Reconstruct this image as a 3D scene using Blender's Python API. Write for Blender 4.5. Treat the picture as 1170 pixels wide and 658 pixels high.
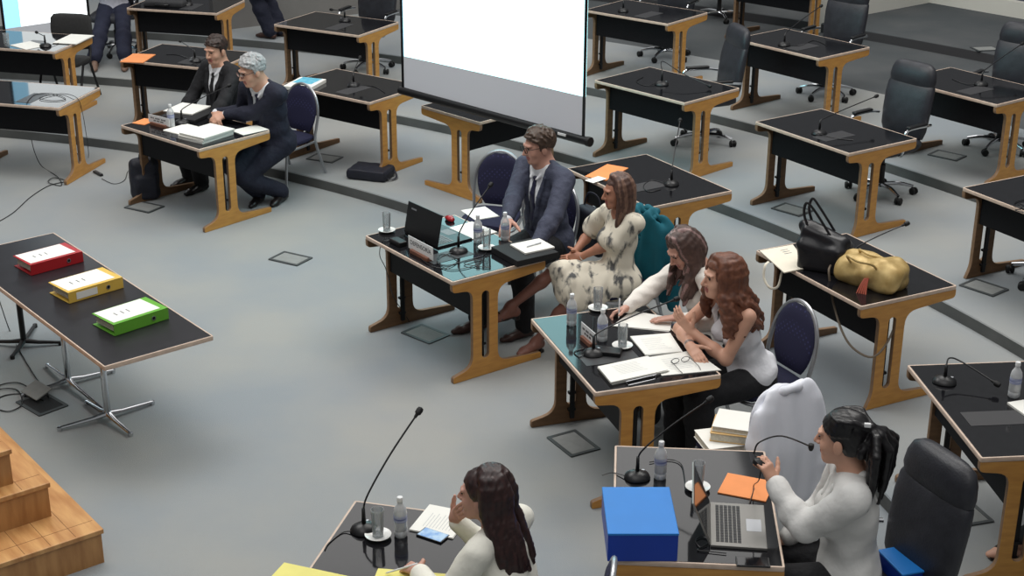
import bpy, bmesh, math, random
import numpy as np
from mathutils import Vector, Matrix, Euler
random.seed(7)
for o in list(bpy.data.objects): bpy.data.objects.remove(o)
SC = bpy.context.scene
COL = SC.collection
pi = math.pi
# ------------------------------------------------------------------ camera
CAM_F, CAM_P, CAM_R, CAM_H = 1731.3, 0.384905, 0.004913, 4.4845
CXP, CYP = 585.0, 329.0
_f = Vector((0, math.cos(CAM_P), -math.sin(CAM_P))); _u = Vector((0, math.sin(CAM_P), math.cos(CAM_P))); _x = Vector((1, 0, 0))
_xr = math.cos(CAM_R)*_x + math.sin(CAM_R)*_u; _ur = -math.sin(CAM_R)*_x + math.cos(CAM_R)*_u
cd = bpy.data.cameras.new('camera'); cam = bpy.data.objects.new('camera', cd); COL.objects.link(cam)
M3 = Matrix((_xr, _ur, -_f)).transposed()
cam.matrix_world = Matrix.Translation((0, 0, CAM_H)) @ M3.to_4x4()
cd.sensor_width = 36.0; cd.sensor_fit = 'HORIZONTAL'; cd.lens = CAM_F/1170.0*36.0; cd.clip_end = 200
SC.camera = cam
def at(px, py, z=0.0):
    v = _f + _xr*((px-CXP)/CAM_F) - _ur*((py-CYP)/CAM_F)
    t = (z-CAM_H)/v.z
    return Vector((v.x*t, v.y*t, z))
def aty(px, py, y):
    v = _f + _xr*((px-CXP)/CAM_F) - _ur*((py-CYP)/CAM_F)
    t = y/v.y
    return Vector((v.x*t, y, CAM_H+v.z*t))
# ------------------------------------------------------------------ light
SC.view_settings.view_transform = 'Standard'
try: SC.view_settings.look = 'None'
except Exception: pass
SC.view_settings.exposure = 0.0; SC.view_settings.gamma = 1.0; SC.view_settings.use_curve_mapping = False
W = bpy.data.worlds.new('hall_light'); SC.world = W; W.use_nodes = True
nt = W.node_tree; nt.nodes.clear()
wo = nt.nodes.new('ShaderNodeOutputWorld'); bg = nt.nodes.new('ShaderNodeBackground')
tc = nt.nodes.new('ShaderNodeTexCoord'); sx = nt.nodes.new('ShaderNodeSeparateXYZ'); cr = nt.nodes.new('ShaderNodeValToRGB')
nt.links.new(tc.outputs['Generated'], sx.inputs[0]); nt.links.new(sx.outputs['Z'], cr.inputs[0]); nt.links.new(cr.outputs[0], bg.inputs[0]); nt.links.new(bg.outputs[0], wo.inputs[0])
cr.color_ramp.elements[0].position = 0.0; cr.color_ramp.elements[0].color = (0.05, 0.05, 0.052, 1)
cr.color_ramp.elements[1].position = 1.0; cr.color_ramp.elements[1].color = (1.0, 1.0, 1.0, 1)
e = cr.color_ramp.elements.new(0.30); e.color = (0.16, 0.165, 0.17, 1)
e = cr.color_ramp.elements.new(0.55); e.color = (0.42, 0.43, 0.43, 1)
bg.inputs[1].default_value = 0.75
def area(name, loc, target, size, power, color=(1, 1, 1), sy=None):
    l = bpy.data.lights.new(name, 'AREA'); l.energy = power; l.color = color; l.shape = 'RECTANGLE'; l.size = size; l.size_y = sy or size
    o = bpy.data.objects.new(name, l); COL.objects.link(o); o.location = loc
    o.rotation_euler = (Vector(target)-Vector(loc)).to_track_quat('-Z', 'Y').to_euler(); return o
area('ceiling_light_panel', (-3.5, 11, 8.5), (-3.0, 11, 0), 5, 430, (1.0, 0.985, 0.96))
area('ceiling_light_panel', (3.5, 12, 8.5), (3.0, 12, 0), 5, 430, (1.0, 0.97, 0.93))
area('ceiling_light_panel', (0, 4, 8.0), (0, 7.5, 0), 5, 130, (1.0, 0.975, 0.95))
area('ceiling_light_panel', (-0.3, 19.2, 8.0), (-0.3, 19.2, 0), 7.5, 190, (1.0, 0.98, 0.96), sy=5.0)
# ------------------------------------------------------------------ materials
def s2l(c):
    return tuple(((x/255.0)/12.92 if x/255.0 <= 0.04045 else ((x/255.0+0.055)/1.055)**2.4) for x in c)
_M = {}
def mat(name, rgb=(128, 128, 128), rough=0.5, metal=0.0, noise=0.0, scale=8.0, bump=0.0, bscale=60.0, rgb2=None, spec=0.5, trans=0.0, emit=None, sheen=0.0, stretch=None, alpha=1.0, ior=1.45):
    if name in _M: return _M[name]
    m = bpy.data.materials.new(name); m.use_nodes = True; n = m.node_tree; b = n.nodes['Principled BSDF']
    c = s2l(rgb); b.inputs['Base Color'].default_value = (*c, 1); b.inputs['Roughness'].default_value = rough; b.inputs['Metallic'].default_value = metal
    b.inputs['Specular IOR Level'].default_value = spec; b.inputs['IOR'].default_value = ior
    if trans: b.inputs['Transmission Weight'].default_value = trans
    if sheen: b.inputs['Sheen Weight'].default_value = sheen
    if alpha < 1: b.inputs['Alpha'].default_value = alpha
    if emit:
        b.inputs['Emission Color'].default_value = (*emit[0], 1); b.inputs['Emission Strength'].default_value = emit[1]
    t = None
    def coords():
        t = n.nodes.new('ShaderNodeTexCoord'); mp = n.nodes.new('ShaderNodeMapping'); n.links.new(t.outputs['Object'], mp.inputs[0])
        if stretch: mp.inputs['Scale'].default_value = stretch
        return mp
    if noise or rgb2:
        mp = coords(); nz = n.nodes.new('ShaderNodeTexNoise'); nz.inputs['Scale'].default_value = scale; nz.inputs['Detail'].default_value = 5
        n.links.new(mp.outputs[0], nz.inputs['Vector']); r = n.nodes.new('ShaderNodeValToRGB'); n.links.new(nz.outputs['Fac'], r.inputs[0]); n.links.new(r.outputs[0], b.inputs['Base Color'])
        if rgb2: c2 = s2l(rgb2)
        else: c2 = tuple(x*(1-noise) for x in c)
        r.color_ramp.elements[0].position = 0.35; r.color_ramp.elements[0].color = (*c2, 1)
        r.color_ramp.elements[1].position = 0.65; r.color_ramp.elements[1].color = (*c, 1)
    if bump:
        mp = coords(); nz = n.nodes.new('ShaderNodeTexNoise'); nz.inputs['Scale'].default_value = bscale; nz.inputs['Detail'].default_value = 4
        n.links.new(mp.outputs[0], nz.inputs['Vector']); bp = n.nodes.new('ShaderNodeBump'); bp.inputs['Strength'].default_value = bump; bp.inputs['Distance'].default_value = 0.01 if bscale > 30 else 0.04
        n.links.new(nz.outputs['Fac'], bp.inputs['Height']); n.links.new(bp.outputs[0], b.inputs['Normal'])
    _M[name] = m; return m
def glassy(name, rgb, clear=0.6, rough=0.05):
    if name in _M: return _M[name]
    m = bpy.data.materials.new(name); m.use_nodes = True; n = m.node_tree; b = n.nodes['Principled BSDF']
    b.inputs['Base Color'].default_value = (*s2l(rgb), 1); b.inputs['Roughness'].default_value = rough; b.inputs['Specular IOR Level'].default_value = 0.8
    t = n.nodes.new('ShaderNodeBsdfTransparent'); mx = n.nodes.new('ShaderNodeMixShader'); mx.inputs[0].default_value = 1-clear
    fr = n.nodes.new('ShaderNodeFresnel'); fr.inputs[0].default_value = 1.45; ad = n.nodes.new('ShaderNodeMath'); ad.operation = 'ADD'; ad.use_clamp = True; ad.inputs[1].default_value = 1-clear
    n.links.new(fr.outputs[0], ad.inputs[0]); n.links.new(ad.outputs[0], mx.inputs[0])
    n.links.new(t.outputs[0], mx.inputs[1]); n.links.new(b.outputs[0], mx.inputs[2]); n.links.new(mx.outputs[0], n.nodes['Material Output'].inputs[0])
    _M[name] = m; return m
def quilt(name, rgb, rgb2, scale):
    m = bpy.data.materials.new(name); m.use_nodes = True; n = m.node_tree; b = n.nodes['Principled BSDF']; b.inputs['Roughness'].default_value = 0.8
    t = n.nodes.new('ShaderNodeTexCoord'); v = n.nodes.new('ShaderNodeTexVoronoi'); v.inputs['Scale'].default_value = scale; v.inputs['Randomness'].default_value = 0.0
    mp = n.nodes.new('ShaderNodeMapping'); mp.inputs['Rotation'].default_value = (0, pi/4, 0); n.links.new(t.outputs['Object'], mp.inputs[0]); n.links.new(mp.outputs[0], v.inputs['Vector'])
    r = n.nodes.new('ShaderNodeValToRGB'); r.color_ramp.elements[0].position = 0.12; r.color_ramp.elements[0].color = (*s2l(rgb2), 1); r.color_ramp.elements[1].position = 0.3; r.color_ramp.elements[1].color = (*s2l(rgb), 1)
    n.links.new(v.outputs['Distance'], r.inputs[0]); n.links.new(r.outputs[0], b.inputs['Base Color']); _M[name] = m; return m
carpet = mat('blue_grey_carpet', (151, 152, 149), 0.95, rgb2=(138, 144, 148), scale=0.8, bump=0.25, bscale=160, spec=0.1)
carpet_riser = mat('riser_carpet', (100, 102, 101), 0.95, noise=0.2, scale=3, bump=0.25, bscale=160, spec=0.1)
carpet_dark = mat('dark_grey_carpet', (92, 94, 95), 0.95, rgb2=(80, 84, 86), scale=1.2, bump=0.3, bscale=120, spec=0.1)
top_black = mat('black_laminate', (24, 24, 27), 0.07, noise=0.25, scale=30, spec=0.55)
trim_m = mat('beige_edge_banding', (208, 186, 168), 0.45, noise=0.15, scale=20)
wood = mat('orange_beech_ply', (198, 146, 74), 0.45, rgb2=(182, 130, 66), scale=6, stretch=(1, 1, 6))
wood_inner = mat('brown_inner_ply', (120, 90, 62), 0.55, rgb2=(102, 76, 52), scale=6, stretch=(1, 1, 6))  # darker brown given to the inward faces of the side frames
wood_edge = mat('pale_ply_edge', (136, 108, 82), 0.6, noise=0.2, scale=30)
panel_black = mat('black_panel', (22, 22, 25), 0.6, noise=0.2, scale=40, spec=0.2)
chrome = mat('chrome', (205, 207, 210), 0.13, 1.0)
silver = mat('satin_silver', (176, 178, 182), 0.35, 0.85)
steel_black = mat('black_steel', (24, 24, 26), 0.4, 0.2)
leather = mat('black_leather', (46, 47, 53), 0.42, noise=0.3, scale=14, bump=0.15, bscale=90, spec=0.5)
plastic = mat('black_plastic', (20, 20, 22), 0.35)
rubber = mat('black_rubber', (16, 16, 17), 0.6)
navy = quilt('navy_dotted_upholstery', (24, 24, 56), (52, 52, 96), 34)
navy_plain = mat('navy_upholstery', (24, 25, 54), 0.85, noise=0.2, scale=40)
paper = mat('white_paper', (232, 231, 224), 0.8, noise=0.03, scale=5)
paper_edge = mat('paper_edges', (214, 208, 190), 0.85, noise=0.2, scale=80)
white_pl = mat('white_plastic', (225, 226, 226), 0.35, noise=0.03)
ceramic = mat('white_ceramic', (236, 236, 232), 0.2, noise=0.03)
bottle_m = glassy('clear_bottle_plastic', (236, 238, 240), 0.50, 0.12)
glass_m = glassy('drinking_glass', (215, 220, 222), 0.8, 0.03)
label_m = mat('bottle_label', (190, 196, 214), 0.5, rgb2=(90, 100, 150), scale=40, stretch=(0.2, 0.2, 3))
orange_p = mat('orange_folder_card', (236, 148, 88), 0.7, noise=0.08, scale=6)
# ------------------------------------------------------------------ mesh helpers
def link(o, parent=None):
    COL.objects.link(o)
    if parent is not None: o.parent = parent
    return o
def obj(name, bm, m, parent=None, smooth=True, angle=38, M=None):
    if M is not None: bmesh.ops.transform(bm, matrix=M, verts=bm.verts)
    bmesh.ops.recalc_face_normals(bm, faces=bm.faces)
    ca = math.radians(angle)
    for e_ in bm.edges:
        if len(e_.link_faces) == 2 and e_.calc_face_angle(0) > ca: e_.smooth = False
    me = bpy.data.meshes.new(name); bm.to_mesh(me); bm.free()
    for x in (m if isinstance(m, (list, tuple)) else [m]): me.materials.append(x)
    return link(bpy.data.objects.new(name, me), parent)
def tag(o, label=None, cat=None, group=None, kind=None):
    if label: o['label'] = label
    if cat: o['category'] = cat
    if group: o['group'] = group
    if kind: o['kind'] = kind
    return o
def thing(name, label, cat, loc=(0, 0, 0), rz=0.0, group=None):
    o = bpy.data.objects.new(name, None); o.empty_display_size = 0.1; COL.objects.link(o)
    o.location = loc; o.rotation_euler = (0, 0, rz); return tag(o, label, cat, group)
def dup(root, loc=None, rz=None, label=None, group=None):
    r = root.copy(); COL.objects.link(r)
    if loc is not None: r.location = loc
    if rz is not None: r.rotation_euler = (0, 0, rz)
    if label: r['label'] = label
    if group: r['group'] = group
    def rec(a, b):
        for ch in list(a.children):
            c = ch.copy(); COL.objects.link(c); c.parent = b; rec(ch, c)
    rec(root, r); return r
def BM(): return bmesh.new()
def T(x=0, y=0, z=0): return Matrix.Translation((x, y, z))
def R(a, ax): return Matrix.Rotation(a, 4, ax)
def box(bm, c, s, M=None, bev=0.0, seg=2, mi=0):
    r = bmesh.ops.create_cube(bm, size=1.0); vs = r['verts']
    X = Matrix.Translation(c) @ Matrix.Diagonal((s[0], s[1], s[2], 1))
    if M is not None: X = M @ X
    bmesh.ops.transform(bm, matrix=X, verts=vs)
    fs = {f for v in vs for f in v.link_faces}
    for f in fs: f.material_index = mi
    if bev > 0:
        es = list({e for v in vs for e in v.link_edges})
        r = bmesh.ops.bevel(bm, geom=es, offset=bev, segments=seg, affect='EDGES', profile=0.5)
        for f in r['faces']: f.material_index = mi
def catmull(pts, n=8, closed=False):
    P = [Vector(p) for p in pts]; out = []; N = len(P)
    rng = range(N) if closed else range(N-1)
    for i in rng:
        if closed: a, b, c, d = P[(i-1) % N], P[i], P[(i+1) % N], P[(i+2) % N]
        else: a, b, c, d = P[max(i-1, 0)], P[i], P[i+1], P[min(i+2, N-1)]
        for k in range(n):
            t = k/n
            out.append(0.5*((2*b)+(c-a)*t+(2*a-5*b+4*c-d)*t*t+(3*b-a-3*c+d)*t**3))
    if not closed: out.append(P[-1])
    return out
def tube(bm, pts, r, seg=8, closed=False, smooth=0, mi=0, caps=True, flat=1.0, M=None):
    P = catmull(pts, smooth, closed) if smooth else [Vector(p) for p in pts]
    if M is not None: P = [M @ p for p in P]
    N = len(P); rs = r if isinstance(r, (list, tuple)) else None
    rings = []; up = None
    for i, p in enumerate(P):
        if closed: t = (P[(i+1) % N]-P[(i-1) % N])
        else: t = (P[min(i+1, N-1)]-P[max(i-1, 0)])
        t = t.normalized() if t.length > 1e-9 else Vector((0, 0, 1))
        if up is None:
            up = Vector((0, 0, 1)) if abs(t.z) < 0.9 else Vector((0, 1, 0))
        a = (up-t*up.dot(t))
        if a.length < 1e-6: a = t.orthogonal()
        a.normalize(); b = t.cross(a); up = a
        if rs: 
            q = i/(N-1)*(len(rs)-1); k = min(int(q), len(rs)-2); rr = rs[k]+(rs[k+1]-rs[k])*(q-k)
        else: rr = r
        rings.append([bm.verts.new(p+a*(rr*math.cos(2*pi*j/seg)*flat)+b*(rr*math.sin(2*pi*j/seg))) for j in range(seg)])
    for i in range(N if closed else N-1):
        A, B = rings[i], rings[(i+1) % N]
        for j in range(seg):
            f = bm.faces.new((A[j], A[(j+1) % seg], B[(j+1) % seg], B[j])); f.material_index = mi; f.smooth = True
    if caps and not closed:
        for rg in (rings[0], rings[-1]):
            f = bm.faces.new(rg); f.material_index = mi
def loft(bm, secs, seg=24, ex=2.6, mi=0, M=None, axis='z'):
    """skin of super-ellipse sections (cx,cy,cz,half width,half depth); axis z: section lies in xy, axis y: in xz"""
    rings = []
    for (cx, cy, cz, a, b) in secs:
        rg = []
        for j in range(seg):
            t = 2*pi*j/seg; c, s = math.cos(t), math.sin(t)
            u = a*math.copysign(abs(c)**(2/ex), c); w = b*math.copysign(abs(s)**(2/ex), s)
            p = Vector((cx+u, cy+w, cz)) if axis == 'z' else Vector((cx+u, cy, cz+w))
            rg.append(bm.verts.new(M @ p if M is not None else p))
        rings.append(rg)
    for A, B in zip(rings, rings[1:]):
        for j in range(seg):
            f = bm.faces.new((A[j], A[(j+1) % seg], B[(j+1) % seg], B[j])); f.smooth = True; f.material_index = mi
    for rg in (rings[0], rings[-1]):
        f = bm.faces.new(rg); f.smooth = True; f.material_index = mi
def lathe(bm, prof, seg=20, M=None, mi=0, c=(0, 0, 0)):
    rings = []
    for (r, z) in prof:
        if r < 1e-6: rings.append([bm.verts.new((c[0], c[1], c[2]+z))])
        else: rings.append([bm.verts.new((c[0]+r*math.cos(2*pi*j/seg), c[1]+r*math.sin(2*pi*j/seg), c[2]+z)) for j in range(seg)])
    for A, B in zip(rings, rings[1:]):
        for j in range(seg):
            a = [A[j % len(A)], A[(j+1) % len(A)], B[(j+1) % len(B)], B[j % len(B)]]
            u = []
            for x in a:
                if x not in u: u.append(x)
            if len(u) > 2:
                f = bm.faces.new(u); f.material_index = mi; f.smooth = True
    if M is not None: bmesh.ops.transform(bm, matrix=M, verts=[v for rg in rings for v in rg])
def plate(name, loops, th, m, parent=None, bev=0.003, M=None, edge_m=None):
    """flat shape with holes from 2D loops, real thickness, rounded edges"""
    cu = bpy.data.curves.new(name, 'CURVE'); cu.dimensions = '2D'; cu.fill_mode = 'BOTH'; cu.extrude = th/2-bev; cu.bevel_depth = bev; cu.bevel_resolution = 1; cu.offset = -bev
    for lp in loops:
        sp = cu.splines.new('POLY'); sp.points.add(len(lp)-1)
        for p, q in zip(sp.points, lp): p.co = (q[0], q[1], 0, 1)
        sp.use_cyclic_u = True
    t = bpy.data.objects.new('tmp', cu); COL.objects.link(t)
    dg = bpy.context.evaluated_depsgraph_get(); dg.update()
    me = bpy.data.meshes.new_from_object(t.evaluated_get(dg)); bpy.data.objects.remove(t); bpy.data.curves.remove(cu)
    me.name = name; me.materials.clear(); me.materials.append(m)
    if edge_m:
        me.materials.append(edge_m)
        for p in me.polygons: p.material_index = 0 if abs(p.normal.z) > 0.8 else 1
    if M is not None: me.transform(M)
    me.shade_smooth()
    try: me.set_sharp_from_angle(angle=math.radians(35))
    except Exception: pass
    return link(bpy.data.objects.new(name, me), parent)
def rrect(x0, y0, x1, y1, r, n=5):
    o = []
    for cx, cy, a0 in ((x1-r, y1-r, 0), (x0+r, y1-r, pi/2), (x0+r, y0+r, pi), (x1-r, y0+r, 1.5*pi)):
        for k in range(n+1):
            a = a0+pi/2*k/n; o.append((cx+r*math.cos(a), cy+r*math.sin(a)))
    return o
def fillet(pts, rad, n=4):
    """round the corners of a polygon; rad is a list or a number"""
    out = []; N = len(pts)
    for i in range(N):
        r = rad[i] if isinstance(rad, (list, tuple)) else rad
        p = Vector(pts[i]); a = Vector(pts[i-1])-p; b = Vector(pts[(i+1) % N])-p
        if r <= 0: out.append(tuple(p)); continue
        la, lb = a.length, b.length; a.normalize(); b.normalize(); d = min(r, la*0.49, lb*0.49)
        s, e_ = p+a*d, p+b*d
        for k in range(n+1):
            t = k/n; q = s*(1-t)**2+p*2*t*(1-t)+e_*t*t; out.append(tuple(q))
    return out
def txt(name, body, size, m, parent=None, M=None, ext=0.0006):
    cu = bpy.data.curves.new(name, 'FONT'); cu.body = body; cu.size = size; cu.align_x = 'CENTER'; cu.align_y = 'CENTER'; cu.extrude = ext
    t = bpy.data.objects.new('tmp', cu); COL.objects.link(t); dg = bpy.context.evaluated_depsgraph_get(); dg.update()
    me = bpy.data.meshes.new_from_object(t.evaluated_get(dg)); bpy.data.objects.remove(t); me.name = name
    me.materials.clear(); me.materials.append(m)
    if M is not None: me.transform(M)
    return link(bpy.data.objects.new(name, me), parent)
# ------------------------------------------------------------------ the tiered floor
RC = Vector((-7.87, 5.13)); RAD = [10.358, 12.24, 14.10, 16.05, 18.17]
def ring(name, r0, r1, z, m, zb=-0.4, a0=-35, a1=125, mr=None):
    bm = BM(); n = 120; A = []
    for k in range(n+1):
        a = math.radians(a0+(a1-a0)*k/n); c, s = math.cos(a), math.sin(a)
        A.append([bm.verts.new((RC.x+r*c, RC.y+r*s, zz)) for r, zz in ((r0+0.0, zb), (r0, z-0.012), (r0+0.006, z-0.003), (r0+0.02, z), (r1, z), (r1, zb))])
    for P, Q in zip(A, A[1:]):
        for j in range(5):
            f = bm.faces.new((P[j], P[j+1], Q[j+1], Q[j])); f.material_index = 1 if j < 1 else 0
    for P in (A[0], A[-1]): bm.faces.new(P)
    return tag(obj(name, bm, [m, mr or carpet_riser]), kind='structure')
bm = BM(); bmesh.ops.create_grid(bm, x_segments=8, y_segments=8, size=13, matrix=T(0, 9, 0)); 
tag(obj('floor', bm, carpet), kind='structure')
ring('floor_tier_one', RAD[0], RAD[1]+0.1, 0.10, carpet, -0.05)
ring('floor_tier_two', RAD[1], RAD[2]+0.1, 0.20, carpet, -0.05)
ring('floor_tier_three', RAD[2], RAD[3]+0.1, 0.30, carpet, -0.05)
ring('floor_back_aisle', RAD[3], RAD[4]+0.1, 0.302, carpet_dark, 0.0)
ring('floor_back_platform', RAD[4], RAD[4]+5.0, 0.42, carpet_dark, 0.0, mr=mat('platform_face', (60, 60, 62), 0.8))
# walls behind the platform (white) and the grey side of the aisle at the left
wall_white = mat('white_wall_paint', (214, 212, 203), 0.8, noise=0.03, scale=3)
wall_grey = mat('grey_wall_cladding', (126, 124, 121), 0.85, noise=0.1, scale=3)
def wall(name, a, b, z0, z1, m, th=0.12, cap=None):
    a = Vector(a[:2]); b = Vector(b[:2]); d = (b-a); L = d.length; ang = math.atan2(d.y, d.x)
    bm = BM(); box(bm, (L/2, th/2, (z0+z1)/2), (L, th, z1-z0))
    o = obj(name, bm, m); o.location = (a.x, a.y, 0); o.rotation_euler = (0, 0, ang); return tag(o, kind='structure')
pc = at(1062, 3, 0.42); pl = at(1004, 14, 0.42); pr = at(1170, 22, 0.42)
d1 = (pl-pc).normalized(); d2 = (pr-pc).normalized()
wall('wall_back', pc+d1*2.2, pc, 0.3, 1.3, wall_white)
wall('wall_right', pc, pc+d2*6, 0.3, 0.62, wall_white)
wall('trim_1', pc+d2*0.35+Vector((.02, .14, 0)), pc+d2*6+Vector((.02, .14, 0)), 0.3, 1.6, mat('blue_dark_glazing', (70, 74, 88), 0.3, noise=0.1), th=0.05)
a = at(264, 33.4, 0.3); b = at(294, 29.8, 0.3); d = (b-a).normalized()
wall('wall_left', a-d*0.22, a+d*4.0, 0.25, 2.6, wall_grey)
# low white upstand behind the top row of desks
u0 = at(838, 10, 0.3); u1 = at(936, 36, 0.3)
ua = at(846, 7, 0.3); ub = at(935, 24, 0.3); ud = (ub-ua).normalized()
wall('wall_upstand', ua-ud*0.9, ub+ud*0.02, 0.3, 0.62, wall_white, th=0.06)
# recessed floor boxes
fb_m = mat('floor_box_frame', (74, 78, 79), 0.5, 0.3); fb_lid = mat('floor_box_lid', (136, 138, 136), 0.95, noise=0.1, scale=20)
def floor_box(px, py, z, rz, label, open_=False):
    p = at(px, py, z); t = thing('floor_box', label, 'floor box', (p.x, p.y, z+0.001), rz, 'floor boxes beside the desks')
    plate('frame', [rrect(-0.15, -0.11, 0.15, 0.11, 0.01), rrect(-0.125, -0.085, 0.125, 0.085, 0.006)][:2], 0.008, fb_m, t, 0.001, T(0, 0, 0.004))
    bm = BM(); box(bm, (0, 0, 0.003), (0.25, 0.17, 0.006), bev=0.001); obj('lid', bm, fb_lid if not open_ else rubber, t); return t
# ------------------------------------------------------------------ desks
DW, DD, DH = 1.1105, 0.7807, 0.75
def side_outline(cut=False):
    yf0, yf1, yr1 = 0.150, 0.20, 0.375
    y0 = 0.165; y1 = 0.375; zt = DH-0.026
    if cut:
        pts = [(0.0, zt), (0.0, zt-0.058), (y0, zt-0.075), (y0, 0.10), (y0-0.045, 0.0), (DD-0.03, 0.0), (DD-0.03, 0.045), (y1, 0.075), (y1, zt-0.085), (DD, zt-0.058), (DD, zt)]
        rad = [0, 0.03, 0.07, 0.05, 0.01, 0.01, 0.012, 0.09, 0.09, 0.03, 0]
    else:
        pts = [(0.0, zt), (0.0, zt-0.058), (y0, zt-0.075), (y0, 0.085), (0.0, 0.045), (0.0, 0.0), (DD-0.03, 0.0), (DD-0.03, 0.045), (y1, 0.075), (y1, zt-0.085), (DD, zt-0.058), (DD, zt)]
        rad = [0, 0.03, 0.07, 0.10, 0.015, 0.01, 0.01, 0.012, 0.09, 0.09, 0.03, 0]
    slot = rrect(y0+0.075, 0.13, y1-0.075, zt-0.10, 0.029, 5)
    return [fillet(pts, rad, 5), slot]
_desk_me = {}
def desk_parts():
    # a matrix taking plate (x,y,thickness z) to frame (y, z, x)
    MX = Matrix(((0, 0, 1, 0), (1, 0, 0, 0), (0, 1, 0, 0), (0, 0, 0, 1)))
    for key, cut in (('full', False), ('cut', True)):
        o = plate('side_frame', side_outline(cut), 0.032, wood, None, 0.004, MX, wood_edge); _desk_me[key] = o.data; bpy.data.objects.remove(o)
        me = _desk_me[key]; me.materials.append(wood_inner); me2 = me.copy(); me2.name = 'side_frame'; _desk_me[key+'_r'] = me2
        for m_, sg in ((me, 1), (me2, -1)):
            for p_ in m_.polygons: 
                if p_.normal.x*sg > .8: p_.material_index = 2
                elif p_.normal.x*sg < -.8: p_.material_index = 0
desk_parts()
bm = BM(); box(bm, (DW/2, DD/2, DH-0.006), (DW-0.022, DD-0.022, 0.013), bev=0.002); o = obj('tabletop', bm, top_black); ME_TOP = o.data; bpy.data.objects.remove(o)
def edge_band(W_, D_, H_, th=0.026):
    o = plate('edge_band', [rrect(0, 0, W_, D_, 0.012), rrect(0.012, 0.012, W_-0.012, D_-0.012, 0.004)], th, trim_m, None, 0.003, T(0, 0, H_-th/2)); me = o.data; bpy.data.objects.remove(o); return me
ME_BAND = edge_band(DW, DD, DH)
bm = BM(); box(bm, (DW/2, 0.19, 0.585), (DW-0.075, 0.018, 0.285), bev=0.003); box(bm, (DW/2, 0.20, 0.50), (DW-0.3, 0.03, 0.05), bev=0.003)
o = obj('modesty_panel', bm, panel_black); ME_PANEL = o.data; bpy.data.objects.remove(o)
ME_CHAN = []
for x in (0.045, DW-0.045):
    bm = BM(); sg = 1 if x < .5 else -1
    box(bm, (x+sg*.008, 0.27, 0.35), (0.022, 0.03, 0.62), bev=.003)
    for z in (0.10, 0.22, 0.62): box(bm, (x, 0.27, z), (0.03, 0.05, 0.018), bev=.003)
    o = obj('cable_channel', bm, steel_black); ME_CHAN.append(o.data); bpy.data.objects.remove(o)
def make_desk(x, y, rz, row, label, lcut='full', rcut='full', group='hemicycle desks', flap=False, hatch=True):
    z = row*0.1
    t = thing('desk', label, 'desk', (x, y, z), rz, group)
    def lk(n, me, loc=(0, 0, 0)):
        o = bpy.data.objects.new(n, me); link(o, t); o.location = loc; return o
    lk('tabletop', ME_TOP); lk('edge_band', ME_BAND); lk('modesty_panel', ME_PANEL); lk('cable_channel', ME_CHAN[0]); lk('cable_channel', ME_CHAN[1])
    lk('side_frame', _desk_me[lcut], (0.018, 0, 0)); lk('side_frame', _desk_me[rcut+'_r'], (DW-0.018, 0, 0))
    if hatch:
        bm = BM(); box(bm, (DW*0.62, DD*0.32, DH+0.0015), (0.16, 0.34, 0.002), bev=0.0008); obj('cable_hatch', bm, mat('hatch_grey', (52, 52, 54), 0.45), t)
    return t
DESK = {}
def D_(key, x, y, deg, row, label, **k): DESK[key] = (x, y, math.radians(deg), row*0.1); return make_desk(x, y, math.radians(deg), row, label, **k)
D_('D2', -5.272, 13.859, -14.1, 0, 'bare desk at left edge with a black laptop cable lying on it')
D_('D5', -3.489, 13.027, -41.0, 0, 'desk of the two suited men, stacked with papers')
D_('D18', -1.056, 10.205, -53.4, 0, 'desk bearing the open black laptop and the DEFENSORÍA sign')
D_('D19', 0.117, 8.710, -71.5, 0, 'desk shared by the writing woman and the red-haired woman')
D_('D20', 0.541, 7.036, -94.1, 0, 'grey-looking desk carrying the blue box and silver laptop', hatch=False)
D_('D1', -5.807, 15.671, -14.2, 1, 'desk at left edge with papers, microphone and glass in front of black visitor chair')
D_('D4', -3.977, 15.065, -19.9, 1, 'desk with an orange folder just behind the young man in black suit')
D_('D6', -2.208, 14.117, -35.9, 1, 'desk with the blue and white book, behind the grey-haired man')
D_('D8', -0.29, 12.82, 44.4, 1, 'desk turned sideways under the bottom edge of the large projection screen', hatch=False)
D_('D9', 0.429, 11.506, -58.6, 1, 'desk with orange folder behind the woman in patterned dress', rcut='cut')
D_('D16', 1.661, 9.676, -62.6, 1, 'desk with the black handbag and the gold handbag', rcut='cut', hatch=False)
D_('D17', 2.251, 7.834, -84.5, 1, 'desk at lower right with bent microphone and water bottle')
D_('D7', -2.602, 16.314, -28.4, 2, 'empty desk left of the large screen with a leather chair behind it')
D_('D10', 0.764, 13.937, -46.3, 2, 'empty desk just right of the large screen, nearest to its lower corner', rcut='cut', hatch=False)
D_('D13', 2.07, 12.539, -56.2, 2, 'empty desk in the middle of the right side, with tall leather chair tucked in', rcut='cut')
D_('D15', 3.356, 10.766, -60.7, 2, 'desk cut by the right edge of the picture, with a coiled cable on top', lcut='cut')
D_('D3', -4.397, 17.138, -13.9, 2, 'desk at the top left with a dark bag lying on it')
D_('D11', 0.783, 16.669, -39.4, 3, 'empty desk at top, right beside the upper edge of the large screen')
D_('D12', 2.254, 15.286, -50.4, 3, 'empty desk in third row under the upright gooseneck microphone, before the dark platform')
D_('D14', 3.523, 13.643, -53.1, 3, 'desk at right with bluish reflection on its top, below the dark platform')
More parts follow.
